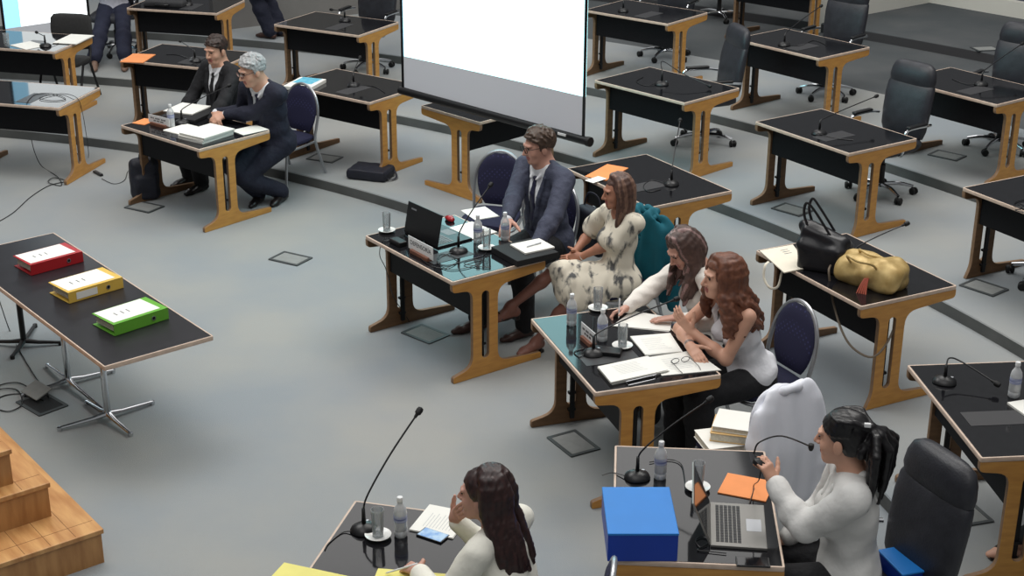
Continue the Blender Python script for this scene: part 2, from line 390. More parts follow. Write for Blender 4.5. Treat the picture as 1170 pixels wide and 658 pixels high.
# top desk on the dark back aisle: only panel and frames show
pf = at(932, 36, 0.3)
D_('D22', 2.62, 18.62, -42.0, 3, 'desk cut off by the top edge, seen only as black panel and two posts')
def dl(key, x, y, z=DH):
    """point in a desk's own frame -> world"""
    a, b, r, z0 = DESK[key]; return Vector((a+math.cos(r)*x-math.sin(r)*y, b+math.sin(r)*x+math.cos(r)*y, z0+z))
def dtop(px, py, key):     # photo point on a desk's top
    return at(px, py, DESK[key][3]+DH+0.001)
# desk of the woman in the white blazer, glossy top
p0 = at(405.5, 571.5, 0.75); p1 = at(353.6, 648, 0.75); an = math.atan2(p1.y-p0.y, p1.x-p0.x)
D_('D21', p0.x, p0.y, math.degrees(an), 0, 'glossy grey-looking desk at bottom centre in front of the woman in white blazer', hatch=False)
# ------------------------------------------------------------------ blended solid modelling for bodies, clothes, hair and soft bags
def V(*a): return np.array(a if len(a) > 1 else a[0], dtype=np.float64)
def nrm(v): v = V(v); return v/(np.linalg.norm(v)+1e-12)
class Solid:
    def __init__(s): s.pr = []; s.post = []; s.disp = None; s.damp = 0.0; s.cuts = []
    def add(s, fn, lo, hi, tag=0, k=0.02): s.pr.append((fn, V(lo), V(hi), tag, k)); return s
    def cap(s, a, b, ra, rb=None, tag=0, k=0.02, flat=None):
        a, b = V(a), V(b); rb = ra if rb is None else rb; ba = b-a; bb = max(ba@ba, 1e-9); m = max(ra, rb)
        def fn(X, Y, Z):
            px, py, pz = X-a[0], Y-a[1], Z-a[2]
            h = np.clip((px*ba[0]+py*ba[1]+pz*ba[2])/bb, 0, 1)
            px = px-h*ba[0]; py = py-h*ba[1]; pz = pz-h*ba[2]
            if flat is not None:
                n, q = flat; w = (px*n[0]+py*n[1]+pz*n[2])*(1/q-1); px = px+w*n[0]; py = py+w*n[1]; pz = pz+w*n[2]
            return np.sqrt(px*px+py*py+pz*pz)-(ra+(rb-ra)*h)
        return s.add(fn, np.minimum(a, b)-m, np.maximum(a, b)+m, tag, k)
    def chain(s, pts, rs, tag=0, k=0.02, flat=None):
        n = len(pts)
        if not isinstance(rs, (list, tuple, np.ndarray)): rs = [rs]*n
        for i in range(n-1): s.cap(pts[i], pts[i+1], rs[i], rs[i+1], tag, k, flat)
        return s
    def ell(s, c, r, ax=None, tag=0, k=0.02):
        c = V(c); r = V(r); A = np.eye(3) if ax is None else np.array(ax); m = r.max()
        def fn(X, Y, Z):
            px, py, pz = X-c[0], Y-c[1], Z-c[2]
            q = [(px*A[i][0]+py*A[i][1]+pz*A[i][2])/r[i] for i in range(3)]
            k0 = np.sqrt(q[0]**2+q[1]**2+q[2]**2)+1e-6; k1 = np.sqrt((q[0]/r[0])**2+(q[1]/r[1])**2+(q[2]/r[2])**2)+1e-6
            return k0*(k0-1)/k1
        return s.add(fn, c-m, c+m, tag, k)
    def rbox(s, c, h, ax=None, r=0.02, tag=0, k=0.01):
        c = V(c); h = V(h)-r; A = np.eye(3) if ax is None else np.array(ax); m = np.linalg.norm(h)+r
        def fn(X, Y, Z):
            px, py, pz = X-c[0], Y-c[1], Z-c[2]
            q = [np.abs(px*A[i][0]+py*A[i][1]+pz*A[i][2])-h[i] for i in range(3)]
            o = np.sqrt(sum(np.maximum(x, 0)**2 for x in q)); return o+np.minimum(np.maximum(q[0], np.maximum(q[1], q[2])), 0)-r
        return s.add(fn, c-m, c+m, tag, k)
    def after(s, other): s.post += other.pr; return s      # joined on after the cuts
    def cut(s, fn): s.cuts.append(fn); return s
    def at(s, P):
        P = np.atleast_2d(P); X, Y, Z = P[:, 0], P[:, 1], P[:, 2]; F = np.full(len(P), 9.0)
        for fn, lo, hi, t, k in s.pr:
            d = fn(X, Y, Z); h = np.clip(.5+.5*(F-d)/k, 0, 1); F = F*(1-h)+d*h-k*h*(1-h)
        return F
    def hit(s, o, d):
        """walk from outside point o along d to the surface"""
        o = V(o); d = nrm(d); t = 0.0
        for _ in range(60):
            f = s.at(o+d*t)[0]
            if f < 0.0007: break
            t += max(f*0.8, 0.0005)
            if t > 1.5: break
        return o+d*t
    def mesh(s, vox):
        allp = s.pr+s.post; lo = np.min([p[1] for p in allp], 0)-0.03; hi = np.max([p[2] for p in allp], 0)+0.03
        n = np.ceil((hi-lo)/vox).astype(int)+2
        F = np.full(n, 0.5, np.float32); B = np.full(n, 9.0, np.float32); G = np.zeros(n, np.int8)
        ax = [(lo[i]+np.arange(n[i])*vox).astype(np.float32) for i in range(3)]
        def join(prs):
            for fn, l, h_, t, k in prs:
                pad = k+3*vox+0.004
                i0 = np.clip(((l-pad-lo)/vox).astype(int), 0, n-1); i1 = np.clip(((h_+pad-lo)/vox).astype(int)+2, 1, n)
                sl = tuple(slice(a, b) for a, b in zip(i0, i1))
                X = ax[0][sl[0]][:, None, None]; Y = ax[1][sl[1]][None, :, None]; Z = ax[2][sl[2]][None, None, :]
                d = np.broadcast_to(fn(X, Y, Z), F[sl].shape).astype(np.float32)
                f = F[sl]; h = np.clip(.5+.5*(f-d)/k, 0, 1); F[sl] = f*(1-h)+d*h-k*h*(1-h)
                m = d < B[sl]; B[sl] = np.where(m, d, B[sl]); G[sl] = np.where(m, t, G[sl])
        join(s.pr)
        band = np.abs(F) < (s.damp*2+3*vox)
        I = np.nonzero(band)
        if s.disp is not None and len(I[0]):
            F[I] -= s.disp(ax[0][I[0]], ax[1][I[1]], ax[2][I[2]]).astype(np.float32)
        if s.cuts:
            I = np.nonzero(F < 3*vox); X, Y, Z = ax[0][I[0]], ax[1][I[1]], ax[2][I[2]]; f = F[I]
            for c in s.cuts: f = np.maximum(f, c(X, Y, Z))
            F[I] = f
        if s.post: join(s.post)
        F[0] = F[-1] = 0.5; F[:, 0] = F[:, -1] = 0.5; F[:, :, 0] = F[:, :, -1] = 0.5
        S = F < 0
        c8 = [S[a:n[0]-1+a, b:n[1]-1+b, c:n[2]-1+c] for a in (0, 1) for b in (0, 1) for c in (0, 1)]
        al = c8[0].copy(); an = c8[0].copy()
        for c in c8[1:]: al &= c; an |= c
        act = np.argwhere(an & ~al)
        idx = np.full(tuple(n-1), -1, np.int32); idx[act[:, 0], act[:, 1], act[:, 2]] = np.arange(len(act))
        pos = np.zeros((len(act), 3)); cnt = np.zeros(len(act))
        cor = [np.array((a, b, c)) for a in (0, 1) for b in (0, 1) for c in (0, 1)]
        for i in range(8):
            for j in range(i+1, 8):
                if np.abs(cor[i]-cor[j]).sum() != 1: continue
                a = act+cor[i]; b = act+cor[j]; fa = F[a[:, 0], a[:, 1], a[:, 2]]; fb = F[b[:, 0], b[:, 1], b[:, 2]]
                m = (fa < 0) != (fb < 0); t = np.where(m, fa/np.where(m, fa-fb, 1), 0)
                pos += np.where(m[:, None], cor[i]+(cor[j]-cor[i])*t[:, None], 0); cnt += m
        P = lo+(act+pos/cnt[:, None])*vox
        quads = []
        for d in range(3):
            e1, e2 = (d+1) % 3, (d+2) % 3
            sa = [slice(0, n[i]) for i in range(3)]; sb = list(sa); sa[d] = slice(0, n[d]-1); sb[d] = slice(1, n[d])
            A_, B_ = S[tuple(sa)], S[tuple(sb)]
            E = np.argwhere(A_ != B_); E = E[(E[:, e1] > 0) & (E[:, e2] > 0) & (E[:, e1] < n[e1]-1) & (E[:, e2] < n[e2]-1)]
            u = np.zeros(3, int); u[e1] = 1; w = np.zeros(3, int); w[e2] = 1
            q = np.stack([idx[tuple((E-u-w).T)], idx[tuple((E-w).T)], idx[tuple(E.T)], idx[tuple((E-u).T)]], 1)
            ins = S[tuple(E.T)]; q[~ins] = q[~ins][:, ::-1]; quads.append(q)
        Q = np.concatenate(quads); Q = Q[(Q >= 0).all(1)]
        return P, Q, G[act[:, 0], act[:, 1], act[:, 2]]
    def build(s, name, mats, parent=None, vox=0.006, smooth=1):
        P, Q, tg = s.mesh(vox)
        for _ in range(smooth):   # light relax removes the voxel steps
            e = np.concatenate([Q[:, [0, 1]], Q[:, [1, 2]], Q[:, [2, 3]], Q[:, [3, 0]]]); S_ = np.zeros_like(P); c = np.zeros(len(P))
            for a, b in ((0, 1), (1, 0)):
                for ax_ in range(3): S_[:, ax_] += np.bincount(e[:, a], P[e[:, b], ax_], len(P))
                c += np.bincount(e[:, a], minlength=len(P))
            P = P*0.5+0.5*S_/np.maximum(c, 1)[:, None]
        me = bpy.data.meshes.new(name); me.vertices.add(len(P)); me.vertices.foreach_set('co', P.astype(np.float32).ravel())
        me.loops.add(4*len(Q)); me.loops.foreach_set('vertex_index', Q.astype(np.int32).ravel())
        me.polygons.add(len(Q)); me.polygons.foreach_set('loop_start', np.arange(0, 4*len(Q), 4, dtype=np.int32)); 
        try: me.polygons.foreach_set('loop_total', np.full(len(Q), 4, np.int32))
        except Exception: pass
        ml = mats if isinstance(mats, (list, tuple)) else [mats]
        for m in ml: me.materials.append(m)
        if len(ml) > 1: me.polygons.foreach_set('material_index', np.clip(tg[Q[:, 0]], 0, len(ml)-1).astype(np.int32))
        me.polygons.foreach_set('use_smooth', np.ones(len(Q), bool)); me.update(calc_edges=True); me.validate()
        return link(bpy.data.objects.new(name, me), parent)
def folds(amp, fr, seed=0, ax=(1, 1, 1)):
    r = np.random.RandomState(seed); K = [(r.randn(3)*fr*np.array(ax), r.rand()*6.28, r.randn(3)*fr*0.5, r.rand()*6.28) for _ in range(5)]
    def f(X, Y, Z):
        o = 0
        for k, p, k2, p2 in K:
            o = o+np.sin(X*k[0]+Y*k[1]+Z*k[2]+p+1.5*np.sin(X*k2[0]+Y*k2[1]+Z*k2[2]+p2))
        return o*amp/3.0
    return f
# ------------------------------------------------------------------ people
skin_l = mat('light_skin', (206, 158, 134), 0.5, noise=0.06, scale=14); skin_p = mat('pink_skin', (198, 150, 132), 0.5, noise=0.08, scale=14); skin_t = mat('tan_skin', (176, 124, 100), 0.5, noise=0.08, scale=14)
lip_m = mat('lips', (160, 92, 84), 0.45); eye_m = mat('dark_eye', (34, 26, 24), 0.3); nail_m = mat('red_nail', (150, 50, 50), 0.3)
def frame(fwd, up=(0, 0, 1)):
    f = nrm(fwd); r = nrm(np.cross(f, V(up))); u = np.cross(r, f); return r, f, u     # right, forward, up
def ik(a, b, l1, l2, hint):
    a, b = V(a), V(b); d = b-a; L = min(np.linalg.norm(d), (l1+l2)*0.995); d = nrm(d); b = a+d*L
    x = (l1*l1-l2*l2+L*L)/(2*L); h = math.sqrt(max(l1*l1-x*x, 0)); hv = V(hint)-d*(V(hint)@d); return a+d*x+nrm(hv)*h, b
class Person:
    """local frame: x right, y forward, z up, origin on the floor under the hips"""
    def __init__(s, label, neckpx, floor, face, sc=1.0, seat=0.46, lean=0.1, side=0.0, twist=0.0, look=(0, 1, -.1), roll=0.0, shw=0.175, fem=False, slump=0.0, neckf=0.03, hs=1.0, group=None):
        s.sc = sc; s.fem = fem; s.face = face
        cf, sf = math.cos(-face), math.sin(-face); look = V(cf*look[0]-sf*look[1], sf*look[0]+cf*look[1], look[2])     # look is given in the world
        s.P = V(0, 0, seat+0.085*sc)
        d = nrm(V(math.sin(side), math.sin(lean), math.cos(lean)*math.cos(side))); s.d = d
        d2 = nrm(V(math.sin(side), math.sin(lean+slump), math.cos(lean+slump)*math.cos(side)))
        f0 = nrm(V(0, 1, 0)-d*d[1]); r0 = np.cross(f0, d)
        s.r0, s.f0 = r0, f0
        c, n = math.cos(twist), math.sin(twist); s.r = r0*c+f0*n; s.f = f0*c-r0*n      # chest right/forward
        s.waist = s.P+d*0.16*sc; s.chest = s.waist+nrm(d+d2)*0.17*sc; s.neck = s.chest+d2*0.185*sc; s.d2 = d2
        s.sh = [s.neck-d2*0.045*sc-s.r*shw*sc, s.neck-d2*0.045*sc+s.r*shw*sc]     # left, right
        R_, F_, U_ = frame(look); cr_, sr_ = math.cos(roll), math.sin(roll)
        s.hr, s.hf, s.hu = R_*cr_+U_*sr_, F_, U_*cr_-R_*sr_
        s.hc = s.neck+nrm(d2*0.6+s.hu*0.6)*(0.150+.10*(hs-1))*sc+s.hf*neckf
        s.hs = hs*sc; s.shw = shw; n_ = s.neck; g = at(neckpx[0], neckpx[1], floor+n_[2]); cf, sf = math.cos(face), math.sin(face)
        s.loc = V(g.x-(cf*n_[0]-sf*n_[1]), g.y-(sf*n_[0]+cf*n_[1]), floor)
        s.root = thing('person', label, 'person', tuple(s.loc), face, group)
    def w(s, p):      # world -> local
        p = V(*p[:3])-s.loc; c, n = math.cos(-s.face), math.sin(-s.face); return V(c*p[0]-n*p[1], n*p[0]+c*p[1], p[2])
    def px(s, x, y, z): return s.w(at(x, y, z))
    def H(s, x, y, z): return s.hc+(s.hr*x+s.hf*y+s.hu*z)*s.hs
    def C(s, x, y, t): # point in the chest frame; t metres above the pelvis along the spine
        t *= s.sc; 
        if t < 0.16*s.sc: b = s.P+s.d*t
        elif t < 0.33*s.sc: b = s.waist+(s.chest-s.waist)*((t-0.16*s.sc)/(0.17*s.sc))
        else: b = s.chest+s.d2*(t-0.33*s.sc)
        return b+s.r*x*s.sc+s.f*y*s.sc
    def head(s, B, thin=0.0):
        q = s.hs; A = [s.hr, s.hf, s.hu]; h = s.H
        B.ell(h(0, -.018, .035), (.074*q, .094*q, .082*q), A, 0, .02)
        B.ell(h(0, .02, -.02), (.063*q, .070*q, .088*q), A, 0, .03)
        B.ell(h(0, .038, -.072), (.044*q, .044*q, .036*q), A, 0, .03)
        B.cap(h(-.028, .058, -.088), h(.028, .058, -.088), .018*q, None, 0, .03); B.cap(h(0, .074, -.094), h(0, .076, -.088), .013*q, None, 0, .015)
        for x in (-1, 1):
            B.ell(h(.040*x, .056, -.03), (.022*q, .024*q, .026*q), A, 0, .02)
            B.cap(h(.012*x, .088, .030), h(.046*x, .076, .030), .008*q, None, 0, .014)
            B.ell(h(.079*x, -.008, -.012), (.010*q, .020*q, .032*q), A, 0, .006); B.cap(h(.079*x, .0, -.035), h(.078*x, -.002, -.03), .008*q, None, 0, .006)
            B.ell(h(.031*x, .083, .010), (.010*q, .007*q, .0045*q), A, 2, .003)
            B.cap(h(.018*x, .093, .029), h(.047*x, .083, .030), .0034*q, .0026*q, 3, .003)
        B.cap(h(0, .092, .012), h(0, .113, -.026), .007*q, .0105*q, 0, .012)
        B.cap(h(-.012, .098, -.030), h(.012, .098, -.030), .008*q, None, 0, .01)
        B.cap(h(-.019, .085, -.057), h(.019, .085, -.057), .0062*q, None, 1, .004, ); B.cap(h(-.015, .085, -.066), h(.015, .085, -.066), .0066*q, None, 1, .004)
        r = .052 if s.fem else .060
        B.cap(h(0, -.022, -.05), s.neck+s.d2*0.0-s.f*.01, r*q, r*1.08*q, 0, .03)
    def torso(s, B, inf=0.0, tag=0, k=0.04, top=True, hips=True):
        q = s.sc; A = [s.r, s.f, s.d2]; A0 = [s.r0, s.f0, s.d]; e = inf
        if s.fem:
            if hips: B.ell(s.P+s.d*.0, (.165*q+e, .115*q+e, .115*q+e), A0, tag, k)
            B.ell(s.C(0, .0, .15), (.118*q+e, .088*q+e, .13*q+e), A0, tag, k); B.ell(s.C(0, .0, .31), (.135*q+e, .092*q+e, .15*q+e), A, tag, k)
            for x in (-1, 1): B.ell(s.C(.062*x, .080, .305), (.055*q+e, .05*q+e, .055*q+e), A, tag, .03)
            B.cap(s.sh[0]+s.r*.03, s.sh[1]-s.r*.03, .044*q+e, None, tag, .05)
        else:
            if hips: B.ell(s.P, (.165*q+e, .120*q+e, .115*q+e), A0, tag, k)
            B.ell(s.C(0, .01, .15), (.148*q+e, .112*q+e, .14*q+e), A0, tag, k); B.ell(s.C(0, .0, .32), (.165*q+e, .110*q+e, .15*q+e), A, tag, k)
            B.cap(s.sh[0]+s.r*.03, s.sh[1]-s.r*.03, .052*q+e, None, tag, .06)
            for i in (0, 1): B.cap(s.sh[i]*.75+s.neck*.25, s.neck+s.d2*.015, .045*q+e*.5, .048*q+e*.5, tag, .05)
        if top: B.cap(s.C(0, -.02, .44), s.C(0, -.01, .49), .075*q+e*.6, .062*q+e*.3, tag, .05)
    def arm(s, side, wrist, hint, up=.285, fo=.255):
        i = 0 if side < 0 else 1; e_, w_ = ik(s.sh[i], wrist, up*s.sc, fo*s.sc, hint)
        if side < 0: s.eL, s.wL = e_, w_
        else: s.eR, s.wR = e_, w_
        return e_, w_
    def armskin(s, B, side, inf=0.0, tag=0, to=1.0, frm=0.0, k=0.025):
        i = 0 if side < 0 else 1; a = s.sh[i]; e_, w_ = (s.eL, s.wL) if side < 0 else (s.eR, s.wR); q = s.sc*(.88 if s.fem else 1)
        if frm <= 0: B.cap(a, e_, .052*q+inf, .040*q+inf, tag, k)
        B.chain([e_, e_+(w_-e_)*.35, e_+(w_-e_)*to], [.040*q+inf, .041*q+inf, (.028+(1-to)*.01)*q+inf*.8], tag, k)
    def hand(s, B, side, dirn, palm, curl=0.5, spread=1.0, point=None, sc=1.0, tag=0, thumb=None, curls=None):
        """dirn: wrist to knuckles, palm: the way the palm looks"""
        w_ = s.wL if side < 0 else s.wR; d = nrm(dirn); n = nrm(V(palm)-d*(V(palm)@d)); t = np.cross(d, n)*(-1 if side < 0 else 1)   # t: to the thumb
        # right hand: fingers forward, palm down -> thumb to the left
        q = s.sc*sc*(.92 if s.fem else 1.0); k = .008; fl = (n, .55)
        B.cap(w_-d*.02, w_+d*.03*q, .026*q, .030*q, tag, .015, (n, .75))
        for j, x in enumerate((.026, .009, -.009, -.025)): B.cap(w_+d*.02*q+t*x*.6*q, w_+d*.085*q+t*x*q, .017*q, .0125*q, tag, .012, (n, .8))
        L = (.042, .047, .044, .034); tips = []
        for j, x in enumerate((.028, .0095, -.0095, -.027)):
            c = curls[j] if curls else curl; p = w_+d*.086*q+t*x*q; a = c*0.7; dd = d+t*x*3*spread*.5
            pts = [p]; 
            for m, (l_, ad) in enumerate(((L[j], c*.8), (L[j]*.65, c*1.0), (L[j]*.5, c*.6))):
                a = ad if m == 0 else a+ad
                v = nrm(nrm(dd)*math.cos(a)+n*math.sin(a)); pts.append(pts[-1]+v*l_*q)
            B.chain(pts, [.0092*q, .0086*q, .0080*q, .0068*q], tag, .004); tips.append(pts[-1])
        tv = nrm(d*.75+t*.75+n*.35) if thumb is None else nrm(d*thumb[0]+t*thumb[1]+n*thumb[2])
        b0 = w_+d*.018*q+t*.022*q; b1 = b0+nrm(tv+t*.3)*.042*q; b2 = b1+tv*.033*q; b3 = b2+nrm(tv+d*.3)*.026*q
        B.chain([b0, b1, b2, b3], [.015*q, .0125*q, .0105*q, .0085*q], tag, .008)
        return tips
    def legs(s, ankles, hw=.085, hint=(0, .35, 1), knees=None, thigh=.43, shin=.41):
        s.hip = [s.P-s.r0*hw*s.sc-V(0, 0, .01), s.P+s.r0*hw*s.sc-V(0, 0, .01)]; s.kn = []; s.an = []
        for i in (0, 1):
            k_, a_ = ik(s.hip[i], ankles[i], thigh*s.sc, shin*s.sc, hint if not knees else knees[i]); s.kn.append(k_); s.an.append(a_)
    def legskin(s, B, inf=0.0, tag=0, to=1.0, which=(0, 1), k=.03, loose=0.0):
        q = s.sc*(.95 if s.fem else 1)
        for i in which:
            h, k_, a = s.hip[i], s.kn[i], s.an[i]
            B.cap(h, k_, .085*q+inf, .056*q+inf, tag, k)
            B.chain([k_, k_+(a-k_)*.3, k_+(a-k_)*to], [.054*q+inf, .053*q+inf+loose*.5, .036*q+inf+loose], tag, k)
    def foot(s, B, i, toe, tag=0, r=.03, sole=True, L=.17):
        a = s.an[i]; t = nrm(V(toe[0], toe[1], 0)); g = V(a[0], a[1], toe[2] if len(toe) > 2 else 0.0)
        z = g[2]; heel = V(a[0], a[1], z+.032)-t*.045; ball = V(a[0], a[1], z+.028)+t*L*.72; tip = V(a[0], a[1], z+.022)+t*L
        B.cap(a, heel+V(0, 0, .01), .038, .034, tag, .03); B.cap(a-V(0, 0, .02), ball, .036, .032, tag, .03, (V(0, 0, 1), .85)); B.cap(heel, ball, .031, .036, tag, .02, (V(0, 0, 1), .8)); B.cap(ball, tip, .036, .026, tag, .02, (V(0, 0, 1), .75))
        return t
def glasses(p, m, lens=None, w=.058, parent=None, z=.008):
    bm = BM()
    for x in (-1, 1):
        pts = [p.H(x*.033+.025*math.cos(a), .106-.35*abs(.025*math.cos(a)+.033*0)*.3, z+.019*math.sin(a)) for a in np.linspace(0, 2*pi, 14)[:-1]]
        tube(bm, [Vector(q) for q in pts], .0024, 5, closed=True)
        tube(bm, [Vector(p.H(x*.060, .100, z+.008)), Vector(p.H(x*.078, .05, z+.008)), Vector(p.H(x*.082, -.01, z+.004))], .0022, 5)
    tube(bm, [Vector(p.H(-.009, .108, z+.006)), Vector(p.H(.009, .108, z+.006))], .0022, 5)
    o = obj('eyeglasses', bm, m, parent or p.root)
    if lens:
        for x in (-1, 1):
            bm = BM(); vs = [bm.verts.new(Vector(p.H(x*.033+.024*math.cos(a), .104, z+.018*math.sin(a)))) for a in np.linspace(0, 2*pi, 14)[:-1]]; f = bm.faces.new(vs)
            r = bmesh.ops.extrude_face_region(bm, geom=[f]); bmesh.ops.translate(bm, vec=Vector(p.hf*0.0015), verts=[v for v in r['geom'] if isinstance(v, bmesh.types.BMVert)])
            obj('lens', bm, lens, o)
    return o
def short_hair(p, m, line=(0.012, .62), puff=.012, seed=0, fringe=None, tufts=26, vox=.005, side_part=0.4):
    S = Solid(); q = p.hs; A = [p.hr, p.hf, p.hu]; c = p.H(0, -.018, .037); hr, hf, hu, hc = p.hr, p.hf, p.hu, p.hc
    S.ell(c, (.077*q+puff*.8, .098*q+puff, .084*q+puff), A, 0, .01)
    r = np.random.RandomState(seed)
    for i in range(tufts):
        az = r.uniform(-2.4, 2.4); el = r.uniform(.25, 1.4); x = math.sin(az)*math.cos(el)*(.077+puff); y = -.018+math.cos(az)*math.cos(el)*(.098+puff)*(1 if abs(az) < 1.57 else 1); z = .037+math.sin(el)*(.084+puff)
        v = nrm(V(side_part+r.randn()*.3, .25+r.randn()*.3, 0)); a = p.H(x, y, z*1.0); n_ = nrm(a-c); t = (hr*v[0]+hf*v[1]); t = nrm(t-n_*(t@n_))
        S.cap(a-t*.018-n_*.004, a+t*.02-n_*.002, .010, .006, 0, .008)
    def cutf(X, Y, Z):
        px, py, pz = X-hc[0], Y-hc[1], Z-hc[2]; y = (px*hf[0]+py*hf[1]+pz*hf[2])/q; z = (px*hu[0]+py*hu[1]+pz*hu[2])/q; x = np.abs(px*hr[0]+py*hr[1]+pz*hr[2])/q
        yy = np.clip(y, -.09, .10); line_z = line[0]+line[1]*np.maximum(yy, -.12)+np.where(y > .05, (y-.05)*.25, 0)
        line_z = np.where((y > -.03) & (y < .02) & (x > .05), np.minimum(line_z, -.012), line_z)
        return (line_z-z)
    S.cut(cutf)
    S.disp = folds(.003, 140, seed, (1, .35, .5)); S.damp = .004
    return S.build('hair', m, p.root, vox, 1)
def long_hair(p, m, n=40, L=.30, az=(-2.9, 2.9), part=0.0, wave=0.0, back=0.0, fwd=0.0, seed=0, r0=.017, r1=.007, tagf=None, vox=.006, vol=.0, mats=None, front=0.75, spread=0.03, curl_f=22, yb=.045, lens=None):
    S = Solid(); q = p.hs; A = [p.hr, p.hf, p.hu]; r = np.random.RandomState(seed)
    S.ell(p.H(0, -.022, .040), (.080*q+vol*.9, .099*q+vol*.9, .084*q+vol*.8), A, 0, .016)
    hc, hr, hf, hu = p.hc, p.hr, p.hf, p.hu
    g = V(0, 0, -1)
    for i in range(n):
        a = az[0]+(az[1]-az[0])*(i+.5*r.rand())/n
        if abs(a) < front: a = front*(1 if a >= 0 else -1)*(1+.3*r.rand())
        R0 = .080+vol+r.uniform(-.003, .006); R1 = .100+vol+r.uniform(-.003, .005)
        P0 = p.H(part+.012*r.randn(), .055*math.cos(a), .122); P1 = p.H(part*.5+math.sin(a)*R0*.72, -.02+math.cos(a)*R1*.72, .095+vol*.5); P2 = p.H(math.sin(a)*R0*1.03, -.02+math.cos(a)*R1*1.02, .03); P3 = p.H(math.sin(a)*R0*1.06, -.022+math.cos(a)*R1*.98, -.045)
        l = L*(lens(a) if lens else 1.0)*(.85+.25*r.rand()); pts = [P0, P1, P2, P3]; out = nrm((P3-hc)-g*((P3-hc)@g))
        ns = max(3, int(l/.035)); cur = P3; ph = r.rand()*6.28; side = np.cross(out, g)
        for j in range(1, ns+1):
            t = j/ns; w_ = wave*math.sin(ph+t*l*curl_f*6); w2 = wave*math.cos(ph+t*l*curl_f*6)
            tgt = P3+g*(l*t)+out*(spread*math.sin(min(t*1.6, 1.57)))+V(0, -back, 0)*t+V(0, fwd, 0)*t+side*w_+out*w2*.7
            pts.append(tgt)
        C_ = [V(*c) for c in catmull([Vector(x) for x in pts], 2)]
        N = len(C_); rs = [r0+(r1-r0)*(k/(N-1))**1.3 for k in range(N)]
        S.chain(C_, rs, (0 if not mats else (1 if r.rand() < .35 else 0)), .006)
    def cutf(X, Y, Z):      # keep the face free
        px, py, pz = X-hc[0], Y-hc[1], Z-hc[2]; y = (px*hf[0]+py*hf[1]+pz*hf[2])/q; z = (px*hu[0]+py*hu[1]+pz*hu[2])/q; x = (px*hr[0]+py*hr[1]+pz*hr[2])/q
        return -np.maximum(np.maximum((np.abs(x)-.056-np.maximum(0, -z-.06)*.5) if yb > .03 else (np.abs(x)-.2), yb+(np.clip(z, 0, .08)*.75 if yb < .03 else 0)-y), np.maximum(z-.068, -z-.13))
    S.cut(cutf); S.disp = folds(.0022, 120, seed, (1.2, 1.2, .25)); S.damp = .003
    return S.build('hair', mats or m, p.root, vox, 1)
def suit(p, jm, sm, tm, shirt_seed=0, vox=.007, button=.15, buttonw=.088, cuffs=True, seed=1, tiew=.026, pant=True, pm=None, shm=None):
    """shirt, tie, jacket, trousers as worn layers"""
    sh = Solid(); p.torso(sh, .008, 0, .035, True, False); sh.cap(p.C(0, -.012, .47), p.C(0, -.004, .515), .066*p.sc, .066*p.sc, 0, .01); sh.disp = folds(.002, 30, seed); sh.damp = .004
    for x in (-1, 1): sh.cap(p.C(.056*x, .045, .505), p.C(.030*x, .092, .455), .014, .012, 0, .006)
    sh.build('shirt', sm, p.root, vox)
    if tm:
        ti = Solid(); pts = []
        for t in (.455, .41, .35, .29, .23, .17, .12): pts.append(sh.hit(p.C(0, .30, t), -p.f)+p.f*.004)
        ti.chain(pts, [.014, tiew*.8, tiew, tiew*1.1, tiew*1.2, tiew*1.3, tiew*1.3], 0, .006, (p.f, .35)); ti.ell(pts[0]+p.f*.003, (.019, .014, .018), [p.r, p.f, p.d2], 0, .004); ti.build('necktie', tm, p.root, .005)
    J = Solid(); e = .022; p.torso(J, e, 0, .045, False); q = p.sc
    J.cap(p.C(0, -.03, .42), p.C(0, -.03, .475), .085*q, .072*q, 0, .03)
    SL = Solid()
    for sd in (-1, 1): p.armskin(SL, sd, .020, 0, .93)
    J.after(SL)
    J.ell(p.P+p.d*.02-p.f*.02, (.185*q, .145*q, .12*q), [p.r0, p.f0, p.d], 0, .05)
    C0 = p.C(0, 0, button); r, f, d = p.r, p.f, nrm(p.C(0, 0, .5)-p.C(0, 0, button)); Lv = np.linalg.norm(p.C(0, 0, .5)-C0)
    def vcut(X, Y, Z):
        px, py, pz = X-C0[0], Y-C0[1], Z-C0[2]; x = px*r[0]+py*r[1]+pz*r[2]; y = px*f[0]+py*f[1]+pz*f[2]; t = (px*d[0]+py*d[1]+pz*d[2])/Lv
        wd = np.clip(t, 0, 1.2)**.8*buttonw; return np.minimum(np.minimum(wd-np.abs(x), y-.03), np.where(t < 0, t*Lv, .05))
    J.cut(vcut); J.disp = folds(.0045, 24, seed); J.damp = .006; 
    lap = Solid()
    for x in (-1, 1):
        pts = []
        for t in np.linspace(.04, .93, 6):
            wd = buttonw*t**.8+.020
            pts.append(J.hit(p.C(0, 0, 0)*0+C0+d*Lv*t+r*x*wd+f*.35, -f)+f*.003)
        J.chain(pts, [.007, .016, .021, .024, .022, .016], 0, .006, (f, .4))
        J.cap(pts[-1], p.C(.052*x, -.035, .50), .015, .016, 0, .012)
    J.build('jacket', jm, p.root, vox)
    for sd in (-1, 1):
        e_, w_ = (p.eL, p.wL) if sd < 0 else (p.eR, p.wR); cu_ = Solid(); cu_.cap(e_+(w_-e_)*.86, e_+(w_-e_)*.99, .038*q, .036*q, 0, .01); cu_.build('shirt_cuff', sm, p.root, .006)
    if pant:
        T_ = Solid(); T_.ell(p.P-p.d*.0, (.172*q, .13*q, .118*q), [p.r0, p.f0, p.d], 0, .04); p.legskin(T_, .016, 0, .97, loose=.018); T_.disp = folds(.004, 22, seed+3); T_.damp = .006; T_.build('trousers', pm or jm, p.root, vox+.001)
    if shm:
        for i, t in enumerate(shm[1]):
            F = Solid(); p.foot(F, i, t, r=.03, L=.19); F.build('shoe', shm[0], p.root, .006)
